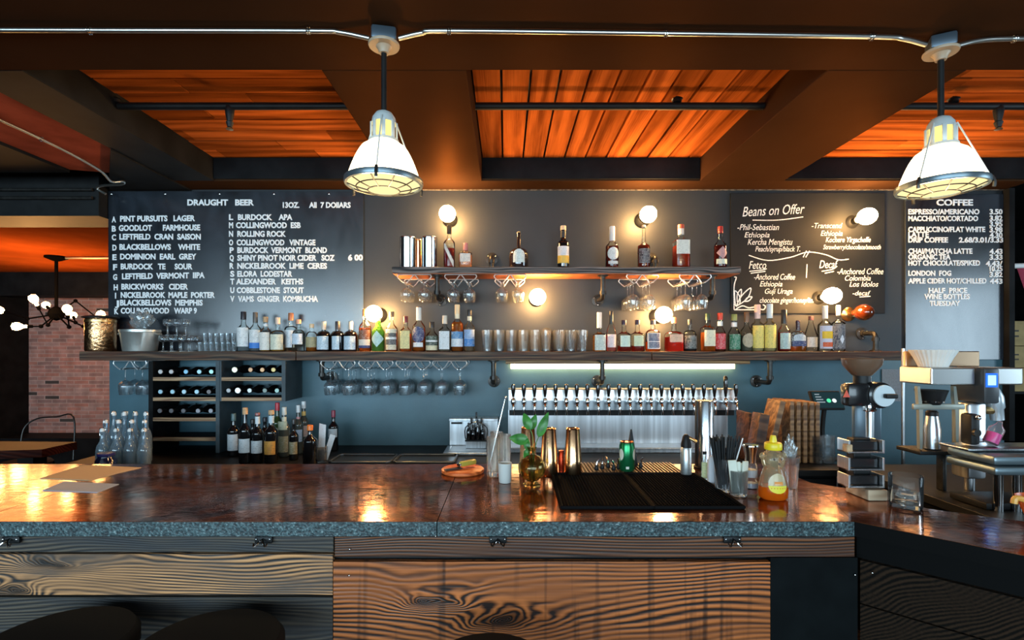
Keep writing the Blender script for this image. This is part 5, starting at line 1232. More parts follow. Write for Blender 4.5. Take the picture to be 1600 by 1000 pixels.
for st in stems: MB().tube([vp_(*q) for q in st], .002, 6, smooth=4).obj('stem', mat('leaf_stem', (.1, .2, .05), .5), t)
leaf(vp_(829, 672), vp_(818, 645, -.01), .018, t); leaf(vp_(829, 672, 0), vp_(838, 648, .01), .016, t); leaf(vp_(841, 684), vp_(857, 644, 0), .018, t)
leaf(vp_(826, 688), vp_(795, 683, -.02), .022, t); leaf(vp_(823, 704), vp_(824, 684, -.01), .012, t); leaf(vp_(828, 700), vp_(818, 714, -.02), .012, t)
# copper shakers
def shaker(px, py, label, top):
    d = onb(px, py); h = (py-top)*d.y/FPX
    t = thing('cocktail_shaker', label, 'shaker', d+Vector((0, 0, .001)), 0, 'copper cocktail shakers')
    MB().lathe([(0, 0), (.034, 0), (.036, .003), (.034, h*.3), (.0335, h*.32)], seg=36).obj('lower_tin', M_gold, t)
    MB().lathe([(.0345, h*.3), (.0352, h*.305), (.0345, h*.32), (.027, h*.97), (.0278, h*.985), (.026, h), (.024, h*.985), (0, h*.98)], seg=36).obj('upper_tin', M_gold, t)
shaker(825, 740, 'copper shaker standing behind the vase of leaves', 668); shaker(858, 742, 'copper shaker beside the vase, middle of three', 669); shaker(895, 742, 'copper shaker standing alone beside the black bar mat', 669)
d = onb(877, 734); t = MB(); t.lathe([(0, 0), (.012, 0), (.014, .05), (.01, .062), (.012, .08), (0, .082)], seg=16); o = t.obj('red_jigger', mat('red_copper', (.6, .08, .03), .25, .8)); o.location = d+Vector((0, 0, .001)); tag(o, 'little red copper jigger between two copper shakers', 'jigger')
# black mats
def mat_rubber(pts, label):
    q = [onb(*p) for p in pts]; c = sum(q, Vector())/4
    t = thing('bar_mat', label, 'bar mat', (c.x, c.y, BT+.0005), 0, 'black rubber bar mats')
    q = [p-c for p in q]
    MB().prism([(p.x, p.y) for p in q], 0, .003).obj('base', M_rubber, t, smooth=False)
    for i in range(4):
        a, b = q[i], q[(i+1) % 4]
        MB().tube([(a.x, a.y, .006), (b.x, b.y, .006)], .0055, 8).obj('rim', M_rubber, t)
    ns = []; mb = MB(); n_, m_ = 26, 34
    for i in range(n_):
        for j in range(m_):
            u, v = (i+.7)/(n_+.4), (j+.7)/(m_+.4)
            p = q[0].lerp(q[1], u).lerp(q[3].lerp(q[2], u), v)
            tb_ = .0022; mb.box(p.x-tb_, p.x+tb_, p.y-tb_, p.y+tb_, .003, .008)
    o = mb.obj('nubs', M_rubber, t, smooth=False); o['kind'] = 'stuff'
mat_rubber([(878, 796), (1020, 796), (974, 743), (863, 743)], 'black rubber bar mat beside the copper shaker'); mat_rubber([(1023, 796), (1163, 796), (1086, 743), (977, 743)], 'black rubber bar mat beside the straw glass')
# drip grate
a, b = onb(905, 742), onb(1072, 742)
t = thing('drip_grate', 'ribbed copper toned metal drip grate at the back of the bar', 'drip grate', ((a.x+b.x)/2, 2.14, BT+.001))
hw = (b.x-a.x)/2
MB().box(-hw, hw, -.085, .1, 0, .003).obj('pan', M_black, t, smooth=False)
for i in range(30): MB().box(-hw+.004+i*(2*hw-.008)/29.5, -hw+.009+i*(2*hw-.008)/29.5, -.083, .098, .003, .008).obj('rib', mat('bronze_ribs', (.11, .07, .045), .4, .3), t, smooth=False)
# can
d = onb(980, 744); d.y = 2.085
t = thing('drink_can', 'green aluminium beer can on the drip grate', 'can', (W(980, 0, 2.08).x, 2.085, BT+.0095))
MB().lathe([(0, .003), (.024, .003), (.026, 0), (.031, .01), (.031, .102), (.0265, .116), (.0255, .116), (.0255, .113), (0, .113)], seg=32).obj('body', mat('green_can', (.015, .2, .07), .22, .7), t)
MB().lathe([(.0265, .1145), (.0275, .116), (.0265, .119), (.0245, .117), (.0245, .1135), (0, .1135)], seg=32).obj('lid', M_copper, t)
for a_ in (-1.05, 1.0):
    MB().patch(.0314, .045, .092, a_-.4, a_+.4, 8, 2, 1, 8, lambda v: math.sqrt(max(.02, 1-(2*v-1)**2))).obj('emblem', mat('pale_emblem', (.6, .6, .5), .4), t)
MB().patch(.0313, .012, .022, -.35, .05, 6).obj('emblem', mat('pale_emblem', (.6, .6, .5), .4), t)
# black cone strainer behind the can
t = MB(); t.lathe([(0, .001), (.032, .001), (.033, .005), (.004, .15), (0, .154)], seg=4); o = t.obj('pyramid_pourer', M_black); o.location = (W(984, 0, 2.16).x+.012, 2.185, BT+.0095); tag(o, 'black pointed pyramid standing behind the green can', 'bar tool')
# pour spouts lying on grate
for i, (px, py) in enumerate(((932, 731), (941, 728), (950, 733), (959, 727), (966, 731), (1001, 729))):
    y = 2.09+.02*(i % 3)
    t = thing('pour_spout', 'chrome bottle pour spout, %s of those lying on the drip grate' % ORD[i], 'pour spout', (W(px, 0, y).x, y, BT+.0095), i*1.1, 'pour spouts on the drip grate')
    MB().lathe([(0, 0), (.007, 0), (.009, .006), (.009, .011), (.006, .016), (.007, .022), (0, .023)], seg=12).obj('stopper', M_black, t)
    MB().tube([(0, 0, .02), (.004, 0, .035), (.014, 0, .045)], [.004, .0035, .002], 8, smooth=3).obj('tube', M_chrome, t)
# cream siphon
t = thing('cream_siphon', 'brushed silver cream whipper with black head and brass nozzle', 'siphon', (onb(1072, 744).x, 2.03, BT+.009))
MB().lathe([(0, 0), (.02, 0), (.0215, .004), (.0215, .098), (.018, .106), (0, .106)], seg=28).obj('body', mat('brushed_aluminium', (.72, .76, .76), .35, .85, var=.1, vscale=60), t)
MB().lathe([(0, .106), (.02, .106), (.02, .12), (.016, .135), (.013, .148), (.008, .156), (0, .158)], seg=24).obj('head', M_black, t)
MB().tube([(.008, 0, .145), (.022, -.01, .138), (.036, -.015, .128)], [.007, .0065, .006], 10, smooth=3).obj('nozzle', M_brass, t)
# chrome column
t = thing('chrome_column', 'tall polished chrome column standing on the back edge of the bar', 'column', (W(1104, 0, 2.15).x, 2.17, BT+.001))
MB().lathe([(0, .002), (.034, .002), (.036, .004), (.036, .282), (.034, .285), (0, .285)], seg=36).obj('tube', mat('mirror_chrome', (.85, .88, .92), .2, 1), t)
MB().lathe([(.036, 0), (.045, 0), (.045, .006), (.037, .012), (.036, .012)], seg=36).obj('collar', M_black, t)
MB().box(-.0385, -.0365+.008, -.012, .012, .01, .285, .002).obj('spine', M_black, t)
# small bottle, napkin roll, straws glass, packets glass, shaker
t = thing('small_bottle', 'little bottle with pale yellow label beside the chrome column', 'bottle', (onb(1101, 749).x, onb(1101, 749).y, BT+.001))
MB().lathe([(0, 0), (.013, 0), (.014, .003), (.014, .07), (.006, .082), (.006, .095), (0, .096)], seg=18).obj('glass_body', M_gtint, t)
MB().patch(.0146, .006, .068, -1.2, 1.2).obj('label', paper_label((.62, .66, .36), (.3, .3, .2), .3), t)
MB().lathe([(0, .096), (.0072, .096), (.0072, .107), (0, .108)], seg=14).obj('cap', M_black, t)
d = onb(1112, 757)
t = MB(); t.lathe([(0, 0), (.014, 0), (.0155, .03), (.0145, .085), (.011, .1), (.004, .106), (0, .106)], seg=22, ribs=5, ribd=.05); o = t.obj('napkin_roll', mat('white_napkin', (.66, .68, .72), .8)); o.location = d+Vector((0, 0, .001)); tag(o, 'white rolled napkin standing between small bottle and straws', 'napkin')
d = onb(1130, 771); d.y = 1.82; d.x = W(1131, 0, 1.82).x
t = thing('straw_glass', 'clear glass packed with straws on the bar', 'glass', (d.x, d.y, BT+.001))
MB().lathe([(0, 0), (.028, 0), (.03, .004), (.033, .115), (.031, .115), (.0275, .008), (0, .008)], seg=24).obj('wall', M_glassware, t)
n_ = 0; rnd = random.Random(3)
for i in range(46):
    a = rnd.uniform(0, 2*PI); rr = math.sqrt(rnd.random())
    x0, y0 = rr*.018*math.cos(a), rr*.018*math.sin(a); x1, y1 = rr*.058*math.cos(a), rr*.035*math.sin(a)
    q = thing('cocktail_straw', 'thin black straw fanned out of the straw glass', 'straw', (d.x, d.y, BT+.001), 0, 'black straws in the glass')
    MB().tube([(x0, y0, .012), (x1, y1, .185+rnd.uniform(-.008, .012))], .0028, 6).obj('tube', M_black, q)
q = thing('cocktail_straw', 'single white straw leaning out beside the black straws', 'straw', (d.x, d.y, BT+.001)); MB().tube([(.005, -.02, .012), (.058, -.02, .19)], .0022, 6).obj('tube', M_paper, q)
d = onb(1147, 766)
t = thing('sugar_caddy', 'short clear glass holding white sugar packets', 'glass', (W(1149, 0, 1.79).x, 1.765, BT+.001))
MB().lathe([(0, 0), (.026, 0), (.028, .004), (.031, .085), (.029, .085), (.0255, .008), (0, .008)], seg=24).obj('wall', M_glassware, t)
for i, (x, y, h, tl) in enumerate(((-.012, -.008, .112, -.12), (-.004, .0, .105, -.04), (.008, .004, .1, .06), (.014, -.006, .108, .1))):
    q = thing('sugar_packet', 'white sugar packet, %s from the straws in the short glass' % ORD[i], 'packet', (t.location.x+x, t.location.y+y, BT+.011), .3*i-.4, 'sugar packets in the short glass')
    MB().box(-.014, .014, -.003, .003, 0, h, .0025, Matrix.Rotation(tl, 4, 'Y')).obj('paper', mat('packet_paper', (.72, .74, .62), .6, var=.1), q)
d = onb(1172, 763)
t = thing('salt_shaker', 'glass grinder of white salt with steel top', 'shaker', (W(1173, 0, 1.86).x, 1.86, BT+.001))
MB().lathe([(0, 0), (.0235, 0), (.024, .02), (.019, .03), (.0195, .034), (.0235, .04), (.024, .075), (.018, .092), (0, .092)], seg=28).obj('glass_body', M_glass, t)
MB().lathe([(0, .04), (.0215, .04), (.022, .066), (0, .066)], seg=24).obj('salt', mat('white_salt', (.82, .82, .84), .9), t)
MB().lathe([(0, .002), (.0215, .002), (.0215, .018), (0, .018)], seg=24).obj('base_fill', mat('grey_base', (.55, .6, .66), .4), t)
MB().lathe([(0, .092), (.019, .092), (.0205, .12), (.027, .148), (.028, .152), (.026, .157), (0, .158)], seg=28).obj('steel_top', M_chrome, t)
# honey bottle shaped like a little bear
d = onb(1208, 779)
t = thing('honey_bottle', 'squeeze honey bottle with yellow cap, amber honey and round label', 'honey bottle', d+Vector((0, 0, .001)))
M_clr = glass('soft_clear_plastic', (.93, .84, .68), .12, .25, .2, (.72, .58, .36))
MB().lathe([(0, 0), (.038, 0), (.045, .006), (.047, .025), (.045, .05), (.04, .075), (.032, .098), (.029, .103), (.034, .112), (.038, .125), (.037, .14), (.03, .153), (.022, .158), (.019, .165), (0, .165)], seg=32, flat=.8).obj('body', M_clr, t)
MB().lathe([(0, -.0002), (.0385, -.0002), (.0456, .006), (.0476, .025), (.0464, .043), (0, .044)], seg=32, flat=.8).obj('honey', liquid((.85, .15, .007), .92), t)
for sx in (-1, 1): MB().sphere((sx*.034, .0, .143), .013, 14, sy=.6).obj('ear', M_clr, t)
for x, z in ((-.012, .137), (.012, .137), (.004, .122)): MB().sphere((x, -.0305, z), .0035, 8).obj('face_dimple', mat('dark_dimple', (.12, .09, .08), .4), t)
MB().patch(.0475, .026, .09, -.75, .75, 14, 2, .8, 12, lambda v: math.sqrt(max(.03, 1-(2*v-1)**2)), r1=.037).obj('label', mat('white_round_label', (.82, .82, .78), .5), t)
MB().patch(.0482, .0255, .05, -.72, .72, 14, 2, .8, 8, lambda v: math.sqrt(max(.03, 1-(1-v)**2)), r1=.0455).obj('label', mat('yellow_label', (.85, .72, .04), .5), t)
MB().patch(.0475, .053, .064, -.3, .3, 8, 2, .8, 1, None, r1=.045).obj('label', paper_label((.85, .3, .05), (.85, .7, .5), .6), t)
MB().lathe([(0, .165), (.0265, .165), (.0275, .168), (.0275, .184), (.025, .188), (.012, .19), (.011, .2), (.008, .212), (0, .213)], seg=28).obj('cap', mat('yellow_cap', (.88, .68, .02), .35), t)
d = onb(1234, 770)
t = thing('plastic_cup', 'clear plastic cup behind the honey bottle', 'cup', (W(1226, 0, 1.86).x+.02, 1.87, BT+.001))
MB().lathe([(0, 0), (.028, 0), (.036, .11), (.038, .112), (.036, .113), (.034, .11), (.0265, .004), (0, .004)], seg=28).obj('wall', M_glassware, t)
o = crumple('plastic_bag', 'scrap of clear plastic film stuck in the cup behind the honey', (t.location.x+.005, t.location.y, BT+.082), (.021, .017), .09, glass('clear_film', (.86, .9, .92), .12, .45, .18, (.7, .78, .8)), seedv=9)
# water glass on the return
d = onb(1412, 799)
t = thing('water_glass', 'clear tumbler of ice water on the angled bar return', 'glass', (W(1415, 0, d.y+.045).x, d.y+.045, BT+.001))
MB().lathe([(0, 0), (.042, 0), (.0445, .004), (.046, .1), (.0445, .102), (.043, .1), (.041, .014), (0, .012)], seg=32).obj('wall', glass('tumbler_glass', (.98, .99, .99), .02, .14, .01), t)
MB().lathe([(0, .013), (.0405, .013), (.0415, .046), (0, .047)], seg=28).obj('water', glass('iced_water', (.94, .9, .84), .03, .2, .03, (.6, .5, .4)), t)
for i in range(2): MB().box(-.012, .012, -.012, .012, -.012, .012, .004, Matrix.Translation((.016*math.cos(i*1.7), .016*math.sin(i*1.7), .034+.004*i)) @ Matrix.Rotation(i*.8, 4, 'Z') @ Matrix.Rotation(.4*i, 4, 'X')).obj('ice_cube', glass('ice', (.93, .94, .96), .05, .25, .1), t)
d = onb(1455, 795)

# ================================================================ GRINDER
yg = 1.72; SG = FPX/yg
def gx(px): return (px-1350)/SG
def gz(py): return CAMH-(py-VY)/SG-BT
def gd(px, dy): return (px-VX)*(yg+.06+dy)/FPX-X3(1350, yg)
t = thing('coffee_grinder', 'tall black coffee grinder with brown funnel hopper and steel trays', 'coffee grinder', (X3(1350, yg), yg+.06, BT+.001))
MB().lathe([(.02, gz(590)), (.03, gz(588)), (gx(1377), gz(572)), (gx(1393)-gx(1365)+.002, gz(562)), (gx(1393)-gx(1365), gz(561)), (.045, gz(570)), (.02, gz(588))], (gx(1366), 0, 0), 32).obj('hopper', mat('brown_hopper', (.16, .09, .055), .3, coat=.4), t)
MB().cyl((gx(1366), 0, gz(601)), .026, gz(588)-gz(601), 20).obj('hopper_neck', M_black, t)
MB().box(gd(1311, -.01), gx(1362), -.06, -.01, gz(636), gz(600), .012).obj('motor_housing', mat('gloss_black_casing', (.012, .012, .013), .25, coat=.3), t)
MB().cyl((gx(1371), 0, gz(603)), .018, gz(590)-gz(603), 16).obj('feed_throat', M_steel, t)
MB().lathe([(0, 0), (.042, 0), (.044, .01), (.044, .055), (.03, .065), (0, .065)], (gx(1378), .0, gz(618.5)), 32, Matrix.Rotation(PI/2, 4, 'X')).obj('burr_case', mat('gloss_black_casing', (.012, .012, .013), .25, coat=.3), t)
MB().lathe([(0, 0), (.036, 0), (.036, .006), (0, .008)], (gx(1378), -.067, gz(618.5)), 32, Matrix.Rotation(PI/2, 4, 'X')).obj('dial', mat('white_dial', (.62, .68, .7), .35), t)
MB().box(gx(1374), gx(1392), -.095, -.076, gz(622), gz(615), .004).obj('dial_knob', M_black, t)
MB().prismY([(gx(1317), gz(621)), (gx(1327), gz(621)), (gx(1322), gz(610))], -.064, -.061).obj('badge', mat('red_triangle_badge', (.75, .1, .06), .4), t)
MB().box(gd(1330, .05), gd(1378, .03), .03, .05, gz(712), gz(630), .005).obj('column', mat('blue_grey_column', (.1, .14, .17), .3, .5), t)
MB().lathe([(0, gz(686)), (.012, gz(686)), (.013, gz(640)), (0, gz(638))], (gx(1369), -.03, 0), 18).obj('chute', M_steel, t)
MB().box(gx(1360), gx(1374), -.05, -.02, gz(645), gz(632), .004).obj('spout', M_chrome, t)
MB().box(gd(1322, .03), gx(1378), -.01, .03, .0365, gz(690), .004).obj('body', M_black, t, smooth=False)
for py in (708, 735, 762):
    mb = MB(); mb.box(gx(1323), gx(1378), -.07, -.055, gz(py), gz(py)+.006, .002); mb.box(gx(1323), gx(1326), -.07, -.01, gz(py), gz(py-20), .001); mb.box(gx(1376), gx(1379), -.07, -.01, gz(py), gz(py-20), .001)
    mb.box(gx(1323), gx(1378), -.055, -.012, gz(py)+.001, gz(py)+.004); mb.obj('steel_tray', M_steel, t, smooth=False)
    MB().box(gx(1327), gx(1375), -.05, -.04, gz(py)+.006, gz(py-17), .002).obj('drawer_front', mat('gloss_black_casing', (.012, .012, .013), .25, coat=.3), t, smooth=False)
MB().box(gx(1319), gx(1328), -.075, -.05, gz(706), gz(694), .003).obj('clip', M_cork, t)
MB().box(gd(1321, .03), gx(1379), -.085, .03, 0, .036, .004).obj('base_block', wood('base_block_wood', (.35, .22, .13), (.6, .45, .3), 4, 20, 2, zk=10), t, smooth=False)
# steel post at shelf end
MB().tube([(W(1411, 0, 3.3).x, 3.3, 0), (W(1411, 0, 3.3).x, 3.3, SH_T+.02)], .011, 10).obj('x', M_steel).name = 'shelf_post'
tag(bpy.data.objects['shelf_post'], 'thin steel post at the end of the long shelf beside the brewer', 'post')

# ================================================================ COFFEE BREWER
yb_ = 2.45; SB = FPX/yb_; RC = .90
def bx(px): return (px-1500)/SB
def bz(py): return CAMH-(py-VY)/SB-RC
t = thing('side_counter', 'dark counter under the batch brewer at the end of the room', 'counter', (2.75, 2.55, 0))
MB().box(-.8, 1.2, -.55, .45, RC-.04, RC-.001, .003).obj('worktop', M_black, t, smooth=False); MB().box(-.77, 1.2, -.5, .45, 0, RC-.042).obj('carcass', M_dark, t, smooth=False)
t = thing('batch_brewer', 'twin stainless coffee brewer with blue screen and steel column', 'coffee brewer', (X3(1500, yb_), yb_, RC))
MB().box(X3(1415, 2.565)-X3(1500, yb_), X3(1531, 2.565)-X3(1500, yb_), .115, .135, bz(573)-.003, bz(549), .004).obj('top_tray', mat('warm_steel', (.75, .5, .32), .28, 1), t, smooth=False)
MB().box(X3(1455, 2.39)-X3(1500, yb_), bx(1506), -.06, .135, bz(600), bz(574), .006).obj('brew_head', mat('bright_steel', (.86, .86, .84), .3, 1), t, smooth=False)
MB().box(bx(1533), bx(1579), -.06, .135, bz(600), bz(574), .006).obj('brew_head', mat('bright_steel', (.86, .86, .84), .3, 1), t, smooth=False)
cp = MB().box(bx(1512), bx(1536), -.085, .1, bz(628), bz(574), .01).obj('control_pod', mat('dark_grey_pod', (.035, .04, .045), .4), t)
MB().box(bx(1514), bx(1532), -.0865, -.0852, bz(603), bz(582)).obj('screen_frame', emit('blue_glow', (.02, .12, .8), 1.6), cp, smooth=False)
MB().box(bx(1517), bx(1529), -.088, -.0866, bz(600), bz(585)).obj('screen', emit('screen_white', (.35, .65, 1), 1.5), cp, smooth=False)
MB().box(bx(1502), bx(1530), -.04, .06, .06, bz(629), .012).obj('column', M_steel_h, t)
MB().cyl((bx(1515), .0, 0), .02, .058, 16).obj('column_foot', M_steel, t)
MB().cyl((bx(1515), -.041, bz(716)), .009, .01, 14, M=Matrix.Rotation(PI/2, 4, 'X')).obj('button', M_black, t)
MB().lathe([(0, 0), (.035, 0), (.05, .02), (.062, .06), (.066, .07), (0, .07)], (bx(1455), 0, bz(632)), 28).obj('filter_basket', M_black, t)
MB().lathe([(.05, .0), (.053, .0), (.056, .012), (.053, .012)], (bx(1455), 0, bz(615)), 28).obj('basket_band', M_chrome, t)
MB().lathe([(.045, .0), (.048, .0), (.05, .014), (.047, .014)], (bx(1455), 0, bz(628)), 28).obj('basket_band', M_chrome, t)
MB().box(bx(1420), bx(1500), -.03, -.015, bz(639), bz(630), .005).obj('tray_arm', mat('pale_grey_bracket', (.3, .32, .28), .4, .4), t)
for px in (1432, 1488): MB().prismY([(bx(px-6), bz(603)), (bx(px-2), bz(603)), (bx(px+3), bz(640)), (bx(px+2), bz(700)), (bx(px-2), bz(700)), (bx(px-3), bz(645))], -.028, -.01).obj('bracket_leg', mat('pale_grey_bracket', (.3, .32, .28), .4, .4), t)
MB().box(bx(1425), bx(1500), -.05, .1, bz(708), bz(702), .003).obj('shelf', M_black, t)
MB().box(bx(1468), bx(1474), -.02, .02, 0, bz(708), .003).obj('shelf_leg', M_iron, t)
MB().lathe([(0, 0), (.026, 0), (.028, .05), (.034, .06), (.034, .11), (.026, .135), (.02, .15), (0, .15)], (bx(1552), -.02, bz(655)), 24, Matrix.Rotation(-.12, 4, 'Y')).obj('spray_head', mat('frosted_canister', (.6, .66, .7), .3, .5), t)
MB().tube([(bx(1530), -.02, bz(640)), (bx(1545), -.02, bz(641)), (bx(1553), -.02, bz(645))], .018, 10, smooth=3).obj('spray_arm', M_brass, t)
MB().box(bx(1506), bx(1522), -.052, -.042, bz(696), bz(687), .002).obj('latch', M_black, t)
MB().prismY([(bx(1524), bz(700)), (bx(1535), bz(700)), (bx(1530), bz(687)), (bx(1526), bz(688))], -.055, -.045).obj('red_tag', mat('red_plastic', (.7, .03, .02), .4), t)
# filters
t = thing('coffee_filters', 'stack of white fluted paper coffee filters on top of the brewer', 'paper filters', (X3(1455, yb_), yb_+.08, RC+bz(573)))
t.location = (X3(1458, yb_+.015), yb_+.015, RC+bz(574)+.001)
hF = bz(546)-bz(573)
for k in range(5):
    MB().lathe([(0, .001+.002*k), (.056, .001+.002*k), (.088+.002*k, hF-.002*(4-k)), (.086+.002*k, hF-.002*(4-k))], seg=120, ribs=30, ribd=.022).obj('filter', mat('filter_paper', (.85, .83, .78), .8), t)
# thermal carafe
t = thing('thermal_carafe', 'brushed steel thermal flask standing on the brewer shelf', 'flask', (X3(1456, yb_), yb_-.0, RC+bz(702)+.001))
hc = bz(650)-bz(702)
MB().lathe([(0, 0), (.028, 0), (.034, .005), (.034, hc*.6), (.026, hc*.93), (.024, hc), (0, hc)], seg=32).obj('body', M_steel, t)
MB().lathe([(0, hc), (.025, hc), (.025, hc+.018), (.018, hc+.026), (0, hc+.026)], seg=24).obj('lid', M_black, t)
# pink bottle and espresso gear
t = thing('pink_squeeze_bottle', 'tilted squeeze bottle of bright pink liquid by the brewer', 'bottle', (X3(1552, 2.22), 2.235, 0))
t.location.z = CAMH-(705-VY)/(FPX/2.13)+.014
R2 = Matrix.Rotation(.45, 4, 'Y')
MB().lathe([(0, 0), (.026, 0), (.028, .004), (.028, .07), (.012, .09), (.008, .105), (0, .107)], seg=22, M=R2).obj('body', glass('frosted_plastic', (.95, .93, .95), .2, .2, .08, (.8, .75, .8)), t)
MB().lathe([(0, .003), (.0255, .003), (.0255, .048), (0, .049)], seg=20, M=R2).obj('syrup', mat('pink_syrup', (.85, .03, .3), .3), t)
t2_ = thing('espresso_machine', 'blue grey steel espresso machine corner with drip tray at the picture edge', 'espresso machine', (X3(1585, 2.13), 2.13, RC))
e = t2_.location; SE = FPX/2.13
ez = lambda py: CAMH-(py-VY)/SE-RC; ex = lambda px: (px-1585)/SE
MB().box(ex(1543), ex(1700), -.03, .2, ez(725), ez(711), .012).obj('drip_tray', mat('blue_steel', (.24, .32, .36), .35, .8), t2_)
MB().box(ex(1541), ex(1700), -.04, .2, ez(740), ez(727), .012).obj('lower_body', mat('blue_steel', (.24, .32, .36), .35, .8), t2_)
MB().box(ex(1530), ex(1700), .05, .2, ez(709), ez(705), .003).obj('top_grille', M_steel, t2_)
MB().box(ex(1552), ex(1568), .1, .16, ez(703), ez(652), .012).obj('group_head', M_black, t2_)
MB().sphere((ex(1560), .09, ez(657)), .012, 12).obj('indicator', M_chrome, t2_)
MB().cyl((ex(1558), .099, ez(682)), .016, .012, 16, M=Matrix.Rotation(PI/2, 4, 'X')).obj('gauge', M_iron, t2_)
for px in (1560, 1589): MB().cyl((ex(px), .0, .0), .016, ez(741), 14).obj('foot', M_chrome, t2_)
MB().box(ex(1545), ex(1700), .01, .19, .001, .03, .004).obj('base_tray', M_black, t2_)
# orange thing at the picture edge
d = onb(1603, 800)
t = thing('orange_jug', 'orange plastic funnel at the picture edge on the bar return', 'jug', (1.49, 1.42, BT+.001))
MB().lathe([(0, 0), (.02, 0), (.022, .004), (.055, .09), (.057, .09), (.024, .004)], seg=28).obj('cup', mat('orange_plastic', (.7, .13, .03), .35), t)
MB().tube([(-.05, 0, .085), (-.075, 0, .09), (-.08, 0, .075)], .008, 8, smooth=3).obj('spout', mat('amber_plastic', (.8, .4, .08), .35), t)
# boxes and pipe beyond the wall end
t = thing('storage_shelf', 'dark shelf unit beyond the wall end', 'shelf', (4.55, 4.6, 0))
for py in (609, 700): MB().box(-.32, .5, -.2, .2, Z3(py, 4.6)-.02, Z3(py, 4.6)).obj('shelf_board', M_black, t, smooth=False)
for sx in (-.31, .49): MB().box(sx-.01, sx+.01, -.2, .2, 0, Z3(480, 4.6)).obj('upright', M_black, t, smooth=False)
zc = Z3(609, 4.6)
for i, (a, b, lab) in enumerate(((573, 608, 'lowest cardboard box on the shelf beyond the wall end'), (540, 572, 'middle cardboard box on the shelf beyond the wall end'), (502, 539, 'topmost cardboard box on the shelf beyond the wall end'))):
    h = Z3(a, 4.6)-Z3(b, 4.6); o = thing('cardboard_box', lab, 'box', (4.64, 4.6, zc+.001), 0, 'cardboard boxes'); zc += h+.004
    MB().box(-.36, .36, -.19, .19, 0, h, .003).obj('carton', mat('cardboard', (.42, .3, .13), .7, var=.15), o, smooth=False)
    for k in range(2): MB().box(-.34, -.22, -.1915, -.1905, h*(.35+.22*k), h*(.42+.22*k)).obj('print', mat('box_print', (.08, .07, .06), .7), o, smooth=False)
t = thing('coat_rail', 'white pipe rail with elbow beyond the coffee board', 'rail', W(1578, 418, 3.9))
MB().tube([(0, 0, -.13), (0, 0, -.01), (.015, 0, .008), (.05, 0, .012), (.5, 0, .02)], .02, 10, smooth=3).obj('pipe', M_white, t)
MB().tube([(0, 0, -.13), (0, 0, -.13-.25), (.06, .1, -.5)], .012, 8).obj('support', M_black, t)
t = thing('pink_cloth', 'pink cloth hanging from the white rail at the picture edge', 'cloth', W(1582, 420, 3.9))
mb = MB(); tb2 = bmesh.new(); g = []
for j in range(9):
    v = j/8; g.append([tb2.verts.new((.01+.09*v+(i/8)*(.16+.02*v), .012*math.sin(i*1.5+v)-.024, -.3*v*(1-.25*(i/8 < .1)))) for i in range(9)])
for j in range(8):
    for i in range(8): tb2.faces.new((g[j][i], g[j][i+1], g[j+1][i+1], g[j+1][i]))
bmesh.ops.solidify(tb2, geom=tb2.faces[:], thickness=.003)
mb._add(tb2); mb.obj('fabric', mat('pink_fabric', (.6, .08, .14), .8), t)

